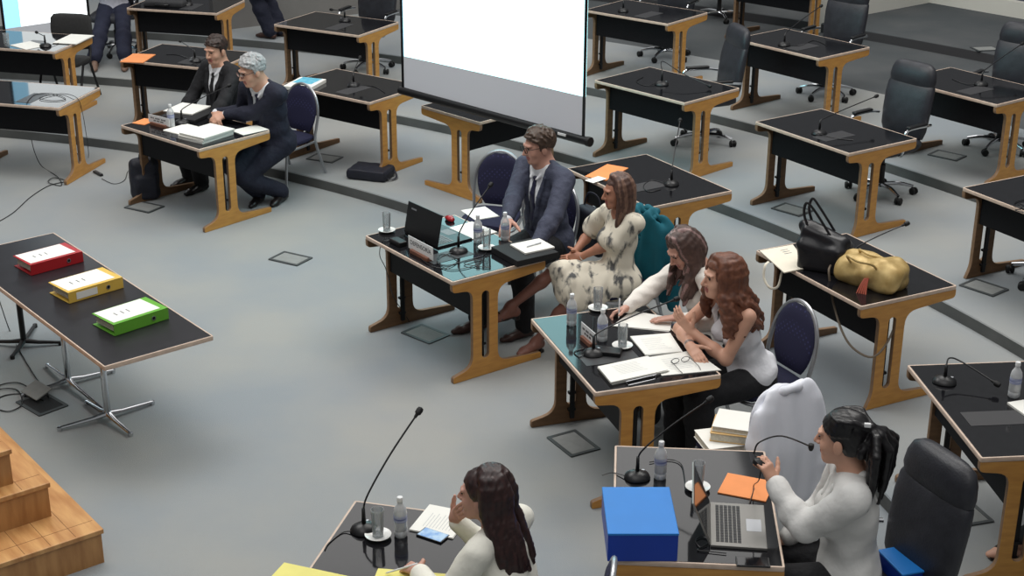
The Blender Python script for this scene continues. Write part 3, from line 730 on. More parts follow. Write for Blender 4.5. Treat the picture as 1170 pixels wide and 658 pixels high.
# ------------------------------------------------------------------ chairs
def office_chair(label, loc, rz, sc=1.0):
    t = thing('office_chair', label, 'chair', loc, rz, 'black leather swivel chairs')
    for k in range(5):
        a = 2*pi*k/5+0.3; c, s = math.cos(a), math.sin(a); bm = BM()
        tube(bm, [(0.03*c, 0.03*s, .10), (.16*c, .16*s, .105), (.29*c, .29*s, .075)], [.022, .018, .014], 8, smooth=3)
        leg = obj('base_leg', bm, chrome, t)
        bm = BM(); M = T(.30*c, .30*s, .032) @ R(a+.6, 'Z') @ R(pi/2, 'Y')
        lathe(bm, [(0, -.03), (.026, -.03), (.032, -.024), (.032, -.008), (.02, -.005), (.02, .005), (.032, .008), (.032, .024), (.026, .03), (0, .03)], 14, M)
        obj('caster', bm, rubber, leg)
    bm = BM(); lathe(bm, [(0, .08), (.035, .08), (.035, .12), (.028, .14), (.028, .28), (.018, .29), (.018, .40), (0, .40)], 14); obj('gas_lift', bm, plastic, t)
    bm = BM(); loft(bm, [(0, -.235, .475, .16, .02), (0, -.23, .475, .22, .045), (0, -.15, .47, .25, .055), (0, .05, .465, .26, .058), (0, .20, .465, .25, .052), (0, .25, .45, .22, .042), (0, .265, .44, .16, .02)], 24, 3.2, axis='y'); obj('seat', bm, leather, t)
    bm = BM(); box(bm, (0, 0, .405), (.22, .24, .025), bev=.006); tube(bm, [(0, -.1, .405), (0, -.27, .41), (0, -.31, .50), (0, -.30, .62)], .02, 8, smooth=4, flat=.5); obj('seat_bracket', bm, plastic, t)
    bm = BM(); S = []
    for z, w_, d_, y in ((.50, .15, .02, -.235), (.51, .21, .04, -.238), (.58, .235, .055, -.24), (.72, .245, .058, -.255), (.86, .25, .055, -.275), (.955, .245, .048, -.292), (.975, .238, .040, -.300)): S.append((0, y, z, w_, d_))
    loft(bm, S, 28, 3.0); obj('backrest', bm, leather, t)
    bm = BM(); S = []
    for z, w_, d_, y in ((.955, .19, .02, -.298), (.965, .232, .045, -.30), (1.02, .238, .062, -.303), (1.08, .228, .062, -.31), (1.13, .205, .05, -.318), (1.155, .16, .03, -.322), (1.16, .09, .012, -.324)): S.append((0, y, z, w_, d_))
    loft(bm, S, 28, 2.7); obj('headrest', bm, leather, t)
    for x in (-1, 1):
        bm = BM(); tube(bm, [(.23*x, .10, .44), (.29*x, .12, .46), (.30*x, .12, .60), (.30*x, .10, .665), (.30*x, -.02, .675), (.30*x, -.16, .67), (.285*x, -.24, .66)], .013, 8, smooth=4); ar = obj('armrest', bm, chrome, t)
        bm = BM(); box(bm, (.30*x, -.03, .692), (.05, .24, .024), bev=.01, seg=3); obj('arm_pad', bm, plastic, ar)
    return t
OC = []
def oc_at(px, py, z, face, label, dx=0, dy=0):
    p = at(px, py, z); loc = (p.x+dx, p.y+dy, z)
    if not OC: OC.append(office_chair(label, loc, face)); return OC[0]
    return dup(OC[0], loc, face, label)
def fdeg(key, off=0): return DESK[key][2]+pi+math.radians(off)
oc_at(1005, 222, .2, fdeg('D13', 4), 'tall black leather chair behind the middle empty desk on the right')
oc_at(803, 164, .2, fdeg('D10', -28), 'black leather chair with bluish sheen, at the empty desk just right of the large screen')
oc_at(944, 110, .3, fdeg('D12', 8), 'black leather chair below the dark platform, behind the upright gooseneck microphone')
oc_at(1140, 170, .3, fdeg('D14', 14), 'black leather chair cut by the right edge, above the dark platform desk')
oc_at(760, 66, .3, fdeg('D11', 10), 'black leather chair tucked under the top desk beside the upper screen edge')
oc_at(821, 22, .3, fdeg('D11', -20), 'black swivel chair at the very top, only seat and star base showing')
oc_at(421, 80, .2, fdeg('D7', 5), 'black leather chair left of the large screen behind the empty desk')
oc_at(1197, 322, .2, fdeg('D15', 5), 'swivel chair past the right edge, one caster showing')
def banquet_chair(label, loc, rz):
    t = thing('banquet_chair', label, 'chair', loc, rz, 'silver framed banquet chairs')
    hoop = []
    for k in range(15):
        a = pi*k/14; hoop.append((-.215*math.cos(a), -.235-.055*math.sin(a)**.8, .63+.30*math.sin(a)**.9))
    pts = [(-.235, -.33, 0.0), (-.22, -.25, .25), (-.205, -.20, .44), (-.21, -.215, .54)]+hoop+[(.21, -.215, .54), (.205, -.20, .44), (.22, -.25, .25), (.235, -.33, 0)]
    bm = BM(); tube(bm, pts, .0135, 8, smooth=2); fr = obj('back_frame', bm, silver, t)
    bm = BM(); S = []
    for k in range(13):
        v = k/12; z = .50+.415*v; w_ = .19*math.sqrt(max(1-((v-.5)/.5)**2*.93 if v > .5 else 1-((.5-v)/.5)**2*.6, .01)); S.append((0, -.222-.055*v, z, max(w_, .02), .022*min(1, 6*v+.2, 6*(1-v)+.2)))
    loft(bm, S, 24, 2.2); obj('backrest', bm, navy, t)
    bm = BM(); loft(bm, [(0, -.215, .46, .14, .01), (0, -.21, .46, .185, .03), (0, -.10, .463, .215, .038), (0, .08, .463, .225, .04), (0, .19, .46, .205, .036), (0, .235, .455, .15, .026), (0, .245, .45, .08, .01)], 24, 2.8, axis='y'); obj('seat', bm, navy_plain, t)
    bm = BM(); tube(bm, [(-.20, -.20, .425), (-.225, .06, .425), (-.19, .20, .425), (0, .235, .425), (.19, .20, .425), (.225, .06, .425), (.20, -.20, .425)], .012, 8, smooth=4); obj('seat_frame', bm, silver, t)
    for x in (-1, 1):
        bm = BM(); tube(bm, [(.19*x, .17, .425), (.20*x, .20, .2), (.215*x, .225, 0.012)], .0125, 8, smooth=2); l = obj('leg', bm, silver, t)
        bm = BM(); lathe(bm, [(0, 0), (.016, 0), (.016, .03), (0, .032)], 10, T(.216*x, .226, 0)); obj('foot_cap', bm, rubber, l)
    return t
BC = []
def bc_back(px, py, z, face, label):       # photo point of the top of the back
    p = at(px, py, z+.935); fw = Vector((-math.sin(face), math.cos(face), 0)); loc = (p.x+fw.x*.29, p.y+fw.y*.29, z)
    if not BC: BC.append(banquet_chair(label, loc, face)); return BC[0]
    return dup(BC[0], loc, face, label)
def fvec(x, y): return math.atan2(-x, y)
bc_back(346, 95, 0, fdeg('D5', 6), 'navy banquet chair with silver hoop under the grey-haired man')
bc_back(573, 172, 0, fdeg('D18', 38), 'empty navy banquet chair beside the man with glasses')
bc_back(643, 206, 0, fdeg('D18', 6), 'navy banquet chair that the man with glasses sits on')
bc_back(742, 244, 0, fdeg('D18', -2), 'banquet chair under the teal jacket, with the woman in patterned dress on it')
bc_back(818, 306, 0, fdeg('D19', 0), 'navy banquet chair under the woman who is writing')
bc_back(917, 344, 0, fvec(-.88, -.47), 'navy banquet chair with dotted oval back behind the red-haired woman')
JC = bc_back(900, 447, 0, fvec(-.55, .84), 'banquet chair with a white jacket over its back')
bc_back(702, 644, 0, fvec(-.9, .1), 'banquet chair below the blue box, only the top of its silver hoop showing')
# dark visitor chair at the far left
def visitor_chair(label, loc, rz):
    t = thing('visitor_chair', label, 'chair', loc, rz); fab = mat('grey_black_fabric', (50, 50, 50), .85, noise=.2, scale=40)
    bm = BM(); loft(bm, [(0, -.24, .58, .20, .01), (0, -.245, .60, .235, .028), (0, -.25, .74, .24, .03), (0, -.262, .86, .235, .028), (0, -.27, .90, .20, .02), (0, -.272, .91, .12, .008)], 24, 4.0); obj('backrest', bm, fab, t)
    bm = BM(); loft(bm, [(0, -.20, .44, .20, .02), (0, -.15, .445, .235, .035), (0, .15, .445, .24, .035), (0, .22, .44, .20, .02)], 24, 4, axis='y'); obj('seat', bm, fab, t)
    for x in (-1, 1):
        bm = BM(); tube(bm, [(.24*x, -.30, 0), (.235*x, -.12, .42), (.21*x, -.22, .52), (.18*x, -.265, .72)], .014, 8); obj('leg', bm, steel_black, t)
        bm = BM(); tube(bm, [(.24*x, .26, 0), (.235*x, .06, .42), (.235*x, -.14, .42)], .014, 8); obj('leg', bm, steel_black, t)
    return t
visitor_chair('black fabric visitor chair tucked behind the desk at far left', (-4.90, 16.27, .1), DESK['D1'][2]+pi+.1)
# ------------------------------------------------------------------ things on and around the desks
def quad_slab(bm, P, th, bev=0.0, mi=0):
    """slab from four world points on its top face going down by th"""
    tp = [bm.verts.new(p) for p in P]; bt = [bm.verts.new(p-Vector((0, 0, th))) for p in P]
    F = [bm.faces.new(tp), bm.faces.new(bt[::-1])]+[bm.faces.new((tp[i], bt[i], bt[(i+1) % len(P)], tp[(i+1) % len(P)])) for i in range(len(P))]
    for f in F: f.material_index = mi
    if bev:
        es = list({e for f in F for e in f.edges}); bmesh.ops.bevel(bm, geom=es, offset=bev, segments=2, affect='EDGES', profile=.5)
def rect4(px4, z):
    """four photo points at height z, squared up to a true rectangle in the place"""
    P = [at(x, y, z) for x, y in px4]; c = sum(P, Vector())/4
    u = ((P[1]-P[0])+(P[2]-P[3]))/2; v = ((P[3]-P[0])+(P[2]-P[1]))/2
    a = u.normalized(); n = Vector((-a.y, a.x, 0)); n = n if n.dot(v) > 0 else -n; lv = v.dot(n); h = u.length
    return [c-a*h/2-n*lv/2, c+a*h/2-n*lv/2, c+a*h/2+n*lv/2, c-a*h/2+n*lv/2], c
def center(o):
    """put a one-mesh thing's origin at its base centre"""
    me = o.data; co = np.empty(len(me.vertices)*3); me.vertices.foreach_get('co', co); co = co.reshape(-1, 3); c = (co.min(0)+co.max(0))/2; c[2] = co[:, 2].min()
    me.transform(Matrix.Translation(-Vector(c))); o.location = Vector(c); return o
def sheet(name, px4, base, th, label, m=paper, cat='papers', group=None, square=True, bev=0.0, n=1, jit=0.004):
    z = base+th
    P = rect4(px4, z)[0] if square else [at(x, y, z) for x, y in px4]
    bm = BM(); c = sum(P, Vector())/4
    for k in range(n):
        zz = base+th*(k+1)/n; r_ = Matrix.Rotation(random.uniform(-1, 1)*.02*(n > 1), 4, 'Z'); o_ = Vector((random.uniform(-1, 1), random.uniform(-1, 1), 0))*jit*(n > 1)
        Q = [r_ @ (q-c)+c+o_ for q in P]; 
        for q in Q: q.z = zz
        quad_slab(bm, Q, th/n-(0.0006 if n > 1 else 0), bev)
    o = obj(name, bm, m); center(o); return tag(o, label, cat, group)
ZT = .7505
ink = mat('print_ink', (120, 122, 128), .8, noise=.1)
ink2 = mat('faint_print', (176, 178, 180), .8, noise=.05)
def lines(o, px4, z, rows=8, m=ink2, w=.8, parent=None, name='printed_lines'):
    P, c = rect4(px4, z); bm = BM(); u = P[1]-P[0]; v = P[3]-P[0]
    for i in range(rows):
        k = (i+1.2)/(rows+1.4); a = P[0]+v*k+u*(1-w)/2; b = a+u*w*random.uniform(.7, 1); d = v.normalized()*.0011
        quad_slab(bm, [a-d, b-d, b+d, a+d], .0004)
    l = obj(name, bm, m); l.parent = o; l.matrix_parent_inverse = Matrix.Translation(o.location).inverted() if o.rotation_euler.z == 0 else o.matrix_basis.inverted(); return l
# --- bottles, glasses, saucers
def bottle_proto():
    t = thing('water_bottle', 'x', 'bottle', group='small plastic water bottles'); bm = BM()
    lathe(bm, [(0, .004), (.026, 0), (.0315, .008), (.0315, .03), (.030, .034), (.0315, .038), (.0315, .128), (.028, .148), (.016, .168), (.0125, .175), (.0125, .186)], 20); obj('bottle_body', bm, bottle_m, t)
    bm = BM(); lathe(bm, [(0, .186), (.0145, .186), (.0145, .204), (.013, .207), (0, .207)], 16); obj('bottle_cap', bm, white_pl, t)
    bm = BM(); lathe(bm, [(.0318, .085), (.0323, .085), (.0323, .118), (.0318, .118)], 20); obj('label_band', bm, label_m, t)
    bm = BM(); lathe(bm, [(0, .008), (.0295, .008), (.0295, .115), (0, .115)], 18); obj('water', bm, glassy('water', (205, 214, 220), .75, .02), t); return t
BOT = None
def bottle(px, py, base, label):
    global BOT; p = at(px, py, base)
    if BOT is None: BOT = bottle_proto(); BOT.location = p; BOT['label'] = label; return BOT
    return dup(BOT, p, random.random()*6, label)
GL = None
def glass(px, py, base, label, slabel, saucer=True):
    global GL; p = at(px, py, base)
    if GL is None:
        t = thing('drinking_glass', label, 'glass', group='straight drinking glasses'); bm = BM()
        lathe(bm, [(0, 0), (.026, 0), (.031, .14), (.0295, .14), (.0248, .012), (0, .012)], 20); obj('tumbler', bm, glass_m, t)
        bm = BM(); lathe(bm, [(0, .012), (.0245, .0125), (.0252, .04), (0, .04)], 18); obj('water', bm, glassy('water', (205, 214, 220), .75, .02), t)
        s = thing('saucer', slabel, 'saucer', group='white saucers'); bm = BM()
        lathe(bm, [(0, .003), (.03, 0), (.034, .006), (.062, .017), (.0625, .020), (.034, .012), (.03, .009), (0, .009)], 28); obj('dish', bm, ceramic, s)
        bm = BM(); lathe(bm, [(0, 0), (.058, 0), (.058, .003), (0, .003)], 24, T(0, 0, 0)); obj('coaster_pad', bm, plastic, s)
        GL = (t, s); t.location = p+Vector((0, 0, .010)); s.location = p; return t
    if saucer: dup(GL[1], p, 0, slabel); dup(GL[0], p+Vector((0, 0, .010)), 0, label)
    else: dup(GL[0], p, 0, label)
bottle(196, 145, ZT, 'water bottle beside the nameplate on the desk of the two suited men')
bottle(546, 277, ZT, 'water bottle nearer the laptop on the DEFENSORÍA desk')
bottle(577, 274, ZT, 'water bottle in front of the tie of the man with glasses')
bottle(653, 371, ZT, 'water bottle at the far left corner of the two women\'s desk')
bottle(688, 389, ZT, 'water bottle beside the nameplate on the two women\'s desk')
bottle(754, 546, ZT, 'water bottle next to the microphone above the blue box')
bottle(458, 612, ZT, 'water bottle in front of the woman in white blazer')
bottle(1158, 453, ZT+.1, 'water bottle on the desk at lower right')
glass(442, 265, ZT, 'glass at the left corner of the DEFENSORÍA desk', 'saucer at the left corner of the DEFENSORÍA desk')
glass(556, 285, ZT, 'glass between microphone and black binder on the DEFENSORÍA desk', 'saucer between microphone and black binder on the DEFENSORÍA desk')
glass(683, 354, ZT, 'glass nearest the patterned dress, on the two women\'s desk', 'saucer nearest the patterned dress, on the two women\'s desk')
glass(711, 397, ZT, 'glass beside the white papers in the middle of the two women\'s desk', 'saucer beside the microphone base on the two women\'s desk')
glass(797, 559, ZT, 'glass behind the silver laptop screen', 'saucer behind the silver laptop screen')
glass(432, 614, ZT, 'glass in front of the woman in white blazer', 'saucer in front of the woman in white blazer')
glass(8, 53, ZT+.1, 'glass on the desk at the far left edge', '', saucer=False)
# --- gooseneck microphones
def mic(base, head, z0, zh, label, mid=None, up=.11, cable=None, thick=.0045):
    b = at(base[0], base[1], z0); h = at(head[0], head[1], z0+zh); t = thing('desk_microphone', label, 'microphone', b, math.atan2(h.y-b.y, h.x-b.x), 'gooseneck microphones')
    ri = t.matrix_basis.inverted(); ri = (Matrix.Translation(b) @ R(t.rotation_euler.z, 'Z')).inverted()
    bm = BM(); loft(bm, [(0, 0, 0, .062, .056), (0, 0, .006, .066, .060), (0, 0, .020, .060, .054), (-.004, 0, .032, .044, .036), (-.006, 0, .040, .022, .02), (-.006, 0, .042, .006, .006)], 24, 2.3); obj('base', bm, plastic, t)
    bm = BM(); box(bm, (.035, .02, .031), (.018, .012, .006), bev=.002); obj('button', bm, silver, t)
    H_ = ri @ h; r_ = math.hypot(H_.x, H_.y); pts = [Vector((0, 0, .035)), Vector((0, 0, up))]
    if mid: pts += [ri @ at(*m) if len(m) == 3 else m for m in mid]
    else: pts += [Vector((H_.x*.10, H_.y*.10, up+(H_.z-up)*.20)), Vector((H_.x*.5, H_.y*.5, up+(H_.z-up)*.60))]
    pts.append(H_)
    bm = BM(); tube(bm, [(0, 0, .03), (0, 0, up+.01)], [.011, .008], 8); obj('collar', bm, plastic, t)
    bm = BM(); tube(bm, pts, thick, 8, smooth=6); obj('gooseneck', bm, plastic, t)
    d = (H_-pts[-2]).normalized(); q = d.to_track_quat('Z', 'Y').to_matrix().to_4x4()
    bm = BM(); lathe(bm, [(0, -.03), (.007, -.03), (.009, -.012), (.0155, -.006), (.0165, .012), (.013, .024), (0, .029)], 14, Matrix.Translation(H_) @ q); obj('windscreen', bm, rubber, t)
    if cable:
        bm = BM(); tube(bm, [Vector((-.05, 0, .014))]+[ri @ at(x, y, z0+.004) for x, y in cable], .003, 6, smooth=5); obj('cable', bm, plastic, t)
    return t
mic((208, 141), (261, 98), ZT, .30, 'microphone between the papers of the two suited men')
mic((524, 288), (560, 212), ZT, .42, 'microphone between laptop and bottles on the DEFENSORÍA desk', cable=[(505, 293), (500, 300), (512, 303), (530, 298), (552, 292), (556, 286)])
mic((678, 405), (772, 342), ZT, .32, 'microphone pointing at the red-haired woman', cable=[(662, 408), (656, 402), (668, 398)])
mic((728, 546), (810, 457), ZT, .40, 'microphone behind the blue box', cable=[(700, 540), (688, 543)])
mic((416, 606), (478, 471), ZT, .50, 'tall microphone in front of the woman in white blazer', cable=[(392, 608), (376, 620), (371, 628)])
mic((1079, 437), (1138, 438), ZT+.1, .05, 'microphone bent down towards the desk at lower right', mid=[(1085, 409, .97), (1100, 414, .95)], up=.10)
mic((977, 302), (1035, 256), ZT+.1, .25, 'microphone rising behind the gold handbag')
mic((767, 211), (777, 138), ZT+.1, .36, 'microphone on the desk with orange folder behind the patterned dress', cable=[(745, 206), (735, 213), (742, 219), (755, 216)])
mic((756, 97), (810, 98), ZT+.2, .03, 'microphone bent low on the empty desk just right of the large screen', mid=[(757, 70, 1.1), (780, 84, 1.05)], up=.12, cable=[(738, 98), (727, 93), (735, 88)])
mic((712, 13), (716, -26), ZT+.3, .28, 'microphone on the top desk beside the upper screen edge')
mic((896, 52), (938, 7), ZT+.3, .28, 'upright microphone on the desk below the dark platform', cable=[(915, 52), (930, 46), (945, 52)])
mic((936, 153), (1001, 110), ZT+.2, .20, 'microphone on the middle empty desk on the right', cable=[(955, 158), (975, 160)])
mic((1121, 97), (1168, 50), ZT+.3, .25, 'microphone on the desk with bluish reflection', cable=[(1100, 95), (1088, 90)])
mic((404, 98), (411, 66), ZT+.1, .20, 'microphone on the desk with the blue and white book', cable=[(425, 98), (440, 106)])
mic((394, 24), (379, 11), ZT+.2, .10, 'microphone on the empty desk left of the large screen')
mic((223, 70), (206, 47), ZT+.1, .12, 'microphone on the desk behind the young man in black suit', cable=[(205, 63), (190, 62)])
mic((52, 53), (42, 37), ZT+.1, .10, 'microphone on the desk at the far left edge', cable=[(75, 47), (85, 42)])
mic((214, 6), (196, -20), ZT+.2, .25, 'microphone on the top left desk beside the dark bag')
# --- papers, folders, books
sheet('paper_stack', [(204, 152), (238, 140), (269, 147), (232, 157)], ZT, .055, 'thick stack of white papers in front of the grey-haired man', n=5, jit=.008)
sheet('loose_papers', [(193, 146), (222, 139), (230, 150), (207, 158)], ZT, .006, 'loose white sheets left of the thick stack of papers', n=2)
sheet('loose_papers', [(265, 148), (292, 143), (308, 147), (277, 155)], ZT, .006, 'loose white sheets at right end of the suited men\'s desk', n=2)
sheet('ring_binder', [(186, 131), (213, 118), (246, 127), (218, 139)], ZT, .03, 'open black binder in front of the young man', mat('matt_black_card', (24, 24, 26), .7, noise=.1), 'binder', bev=.004)
sheet('loose_papers', [(190, 125), (211, 116), (239, 122), (216, 132)], ZT+.031, .01, 'white papers on the open black binder', n=3)
sheet('folder', [(154, 139), (168, 134), (176, 138), (162, 144)], ZT, .004, 'orange folder at left corner of the suited men\'s desk', orange_p, 'folder', 'orange folders')
sheet('folder', [(139, 69), (154, 60), (176, 63), (161, 73)], ZT+.1, .006, 'orange folder on the desk behind the young man in black suit', orange_p, 'folder', 'orange folders')
sheet('folder', [(664, 204), (690, 189), (722, 190), (697, 203)], ZT+.1, .006, 'orange folder on the desk behind the woman in patterned dress', orange_p, 'folder', 'orange folders')
sheet('loose_papers', [(668, 206), (684, 201), (693, 204), (678, 209)], ZT+.107, .002, 'white sheet sticking out over the orange folder')
sheet('folder', [(819, 560), (833, 541), (884, 549), (876, 575)], ZT, .006, 'orange folder beside the silver laptop', orange_p, 'folder', 'orange folders')
bk = sheet('book', [(325, 97), (344, 87.5), (372, 90.5), (352, 102)], ZT+.1, .035, 'blue and white book on the desk behind the grey-haired man', paper, 'book', bev=.003)
bm = BM(); quad_slab(bm, rect4([(335, 93), (347, 88), (368, 90), (354, 97)], ZT+.1365)[0], .001); o = obj('blue_cover_panel', bm, mat('sky_blue_cover', (70, 168, 200), .4, rgb2=(120, 195, 215), scale=30)); o.parent = bk; o.matrix_parent_inverse = Matrix.Translation(bk.location).inverted()
s_ = sheet('loose_papers', [(509, 261), (537, 254), (571, 264), (540, 273)], ZT, .006, 'white sheets in front of the man with glasses', n=2); lines(s_, [(515, 261), (537, 256), (564, 264), (540, 271)], ZT+.0065, 6)
sheet('loose_papers', [(529, 239), (556, 236), (569, 246), (541, 252)], ZT, .006, 'white papers at the far edge of the DEFENSORÍA desk, under the bent arm', n=2)
sheet('ring_binder', [(564, 281), (604, 272), (642, 287), (588, 299)], ZT, .045, 'closed black ring binder under a white notepad', mat('matt_black_card', (24, 24, 26), .7, noise=.1), 'binder', bev=.004)
npd = sheet('notepad', [(583, 279), (616, 272), (634, 282), (600, 289)], ZT+.0455, .012, 'white notepad lying on the black ring binder', paper, 'notepad', bev=.001)
def pen(pa, pb, m, label, r=.0045):
    a, b = Vector(pa), Vector(pb); t = thing('pen', label, 'pen', a, 0); d = b-a; q = d.to_track_quat('Z', 'Y').to_matrix().to_4x4(); L = d.length; bm = BM()
    lathe(bm, [(0, 0), (.001, .001), (r, .014), (r, L-.002), (0, L)], 10, q); obj('barrel', bm, m, t); bm = BM(); lathe(bm, [(r*1.05, L*.62), (r*1.25, L*.63), (r*1.25, L), (0, L+.002)], 10, q); obj('pen_cap', bm, m, t); return t
pen(at(601, 282, ZT+.064), at(618, 277, ZT+.064), silver, 'grey pen lying on the white notepad')
sheet('loose_papers', [(699, 372), (722, 355), (768, 363), (765, 378)], ZT, .008, 'white sheets the woman in white blouse is writing on', n=2, square=False)
s_ = sheet('loose_papers', [(720, 384), (766, 380), (779, 401), (738, 405)], ZT, .012, 'white papers by the crossed arms of the red-haired woman', n=3, square=False); lines(s_, [(726, 386), (762, 383), (772, 399), (740, 402)], ZT+.0125, 8)
s_ = sheet('paper_stack', [(684, 418), (741, 406), (764, 422), (699, 436)], ZT, .022, 'curled stack of papers at the near edge of the two women\'s desk', n=5, jit=.007, square=False); lines(s_, [(694, 418), (738, 409), (755, 420), (704, 430)], ZT+.0225, 8)
s_ = sheet('loose_papers', [(741, 408), (792, 400), (824, 422), (757, 429)], ZT, .006, 'white papers under the eyeglasses', n=2, square=False); lines(s_, [(750, 410), (790, 404), (810, 419), (762, 424)], ZT+.0065, 8)
bm = BM(); 
P = [at(715, 436, ZT+.012), at(750, 428, ZT+.012), at(748, 433, ZT+.012), at(718, 440, ZT+.012)]
tube(bm, P, .003, 6, closed=True); tag(center(obj('binder_clip', bm, silver)), 'silver wire clip at the lower edge of the curled paper stack', 'clip')
def eyeglasses(px4, base, label):
    P = rect4(px4, base+.02)[0]; c = sum(P, Vector())/4; u = (P[1]-P[0]).normalized(); v = (P[3]-P[0]).normalized(); t = thing('eyeglasses', label, 'glasses', (c.x, c.y, base), 0)
    bm = BM()
    for s in (-1, 1):
        cc = u*.034*s+Vector((0, 0, .018)); tube(bm, [cc+u*.027*math.cos(a)+Vector((0, 0, .016*math.sin(a))) for a in np.linspace(0, 2*pi, 15)[:-1]], .002, 5, closed=True)
        tube(bm, [u*.062*s+Vector((0, 0, .024)), u*.066*s+v*.10+Vector((0, 0, .012)), u*.06*s+v*.135+Vector((0, 0, .003))], .002, 5)
    obj('frame', bm, steel_black, t); return t
eyeglasses([(758, 408), (790, 402), (797, 414), (764, 420)], ZT+.006, 'black folded-open eyeglasses on the papers of the red-haired woman')
s_ = sheet('loose_papers', [(470, 602), (495, 573), (536, 589), (517, 618)], ZT, .008, 'white printed sheets left of the raised elbow of the woman in white blazer', n=2); lines(s_, [(478, 600), (497, 578), (530, 590), (514, 612)], ZT+.0085, 9)
yel = mat('yellow_folder_card', (228, 220, 128), .7, noise=.08, scale=6)
sheet('folder', [(300, 664), (326, 646), (404, 656), (385, 690)], ZT, .006, 'yellow folder at the left bottom edge', yel, 'folder', 'yellow folders')
sheet('folder', [(420, 668), (436, 650), (522, 656), (520, 690)], ZT, .006, 'yellow folder under the writing hand of the woman in white blazer', yel, 'folder', 'yellow folders')
sheet('notebook', [(1155, 458), (1185, 455), (1195, 470), (1168, 476)], ZT+.1, .012, 'white notebook beside the bottle on the lower right desk', paper, 'notebook')
sheet('loose_papers', [(62, 47), (85, 38), (104, 41), (84, 52)], ZT+.1, .01, 'white papers beside the microphone on the far left desk', n=2)
sheet('loose_papers', [(17, 50), (41, 46), (47, 53), (24, 58)], ZT+.1, .004, 'white sheet beside the glass on the far left desk')
# phones
def phone(px4, base, label, screen=None):
    P, c = rect4(px4, base+.009); t = thing('smartphone', label, 'phone', (c.x, c.y, base), 0); bm = BM(); quad_slab(bm, [p-Vector((c.x, c.y, base)) for p in P], .009, .0015); obj('case', bm, plastic, t)
    bm = BM(); cc = Vector((0, 0, 0)); quad_slab(bm, [(p-Vector((c.x, c.y, base)))*.92+Vector((0, 0, .0014)) for p in P], .0008); obj('screen', bm, screen or top_black, t); return t
phone([(840, 635), (878, 637), (881, 647), (842, 646)], ZT, 'black phone lying near the lower edge of the laptop desk')
phone([(477, 608), (488, 601), (512, 612), (502, 622)], ZT, 'phone with lit screen under the elbow of the woman in white blazer', mat('phone_screen', (170, 200, 225), .1, rgb2=(100, 150, 210), scale=30))
# laptops
def laptop(hl, hr, fr, fl, tl, tr, base, label, shell, keys, th=.014, lid_in=None, zt=.22):
    """photo points: hinge left/right, front right/left at deck height; lid top left/right at height zt"""
    A, B, C_, D_2 = [at(x, y, base+th) for x, y in (hl, hr, fr, fl)]; P = rect4([hl, hr, fr, fl], base+th)[0]; o0 = sum(P, Vector())/4; o0.z = base
    t = thing('laptop', label, 'laptop', o0, 0); P = [p-o0 for p in P]; bm = BM(); quad_slab(bm, P, th, .003); obj('laptop_base', bm, shell, t)
    u = P[1]-P[0]; v = P[3]-P[0]
    kb = BM()
    for i in range(6):
        for j in range(14):
            a = P[0]+u*(.07+.86*j/14)+v*(.10+.46*i/6)+Vector((0, 0, .0015)); quad_slab(kb, [a, a+u*.86/14*.82, a+u*.86/14*.82+v*.46/6*.8, a+v*.46/6*.8], .0015)
    obj('keyboard', kb, keys, t)
    bm = BM(); a = P[0]+u*.36+v*.65+Vector((0, 0, .0008)); quad_slab(bm, [a, a+u*.28, a+u*.28+v*.27, a+v*.27], .0008); obj('touchpad', bm, keys if shell is plastic else silver, t)
    T1, T2 = at(tl[0], tl[1], base+zt)-o0, at(tr[0], tr[1], base+zt)-o0; mid = (T1+T2)/2; hm = (P[0]+P[1])/2; w_ = (mid-hm); w_ -= u.normalized()*w_.dot(u.normalized()); 
    n = u.cross(w_).normalized(); bm = BM(); h1 = P[0]+Vector((0, 0, .002)); h2 = P[1]+Vector((0, 0, .002)); L4 = [h1, h2, h2+w_, h1+w_]
    vs = [bm.verts.new(p) for p in L4]; f = bm.faces.new(vs); r = bmesh.ops.extrude_face_region(bm, geom=[f]); bmesh.ops.translate(bm, vec=n*.007, verts=[x for x in r['geom'] if isinstance(x, bmesh.types.BMVert)])
    lid = obj('lid', bm, shell, t)
    sd = -1 if n.dot(v) < 0 else 1
    for s in (-1,) :
        nn = n*(.0078 if n.dot(v) > 0 else -.0008); bm = BM(); Q = [h1+u*.03+w_*.06, h2-u*.03+w_*.06, h2-u*.03+w_*.95, h1+u*.03+w_*.95]; Q = [q+nn for q in Q]; vs = [bm.verts.new(q) for q in Q]; f = bm.faces.new(vs); r = bmesh.ops.extrude_face_region(bm, geom=[f]); bmesh.ops.translate(bm, vec=n*.0006*(1 if n.dot(v) > 0 else -1), verts=[x for x in r['geom'] if isinstance(x, bmesh.types.BMVert)])
        obj('display', bm, lid_in or top_black, lid)
    return t, P, u, v, w_, n
lt = laptop((464, 265), (502, 283), (538, 271), (500, 254), (455, 224), (493, 241), ZT, 'open black laptop behind the DEFENSORÍA sign', plastic, mat('grey_keys', (118, 122, 124), .5, noise=.2, scale=60), zt=.235)
bm = BM(); t_, P_, u_, v_, w_2, n_2 = lt; n__ = n_2*(.0072) if n_2.dot(v_) < 0 else n_2*(-.0004); a_ = P_[0]+u_*.12+w_2*.80+n__; vs = [bm.verts.new(q) for q in (a_, a_+u_*.15, a_+u_*.15+w_2*.05, a_+w_2*.05)]; bm.faces.new(vs); r = bmesh.ops.extrude_face_region(bm, geom=list(bm.faces)); bmesh.ops.translate(bm, vec=n__.normalized()*.0008, verts=[x for x in r['geom'] if isinstance(x, bmesh.types.BMVert)]); obj('lid_badge', bm, silver, [c for c in t_.children if c.name.startswith('lid')][0])
slv = mat('silver_laptop_shell', (140, 138, 134), .35, .5, noise=.05)
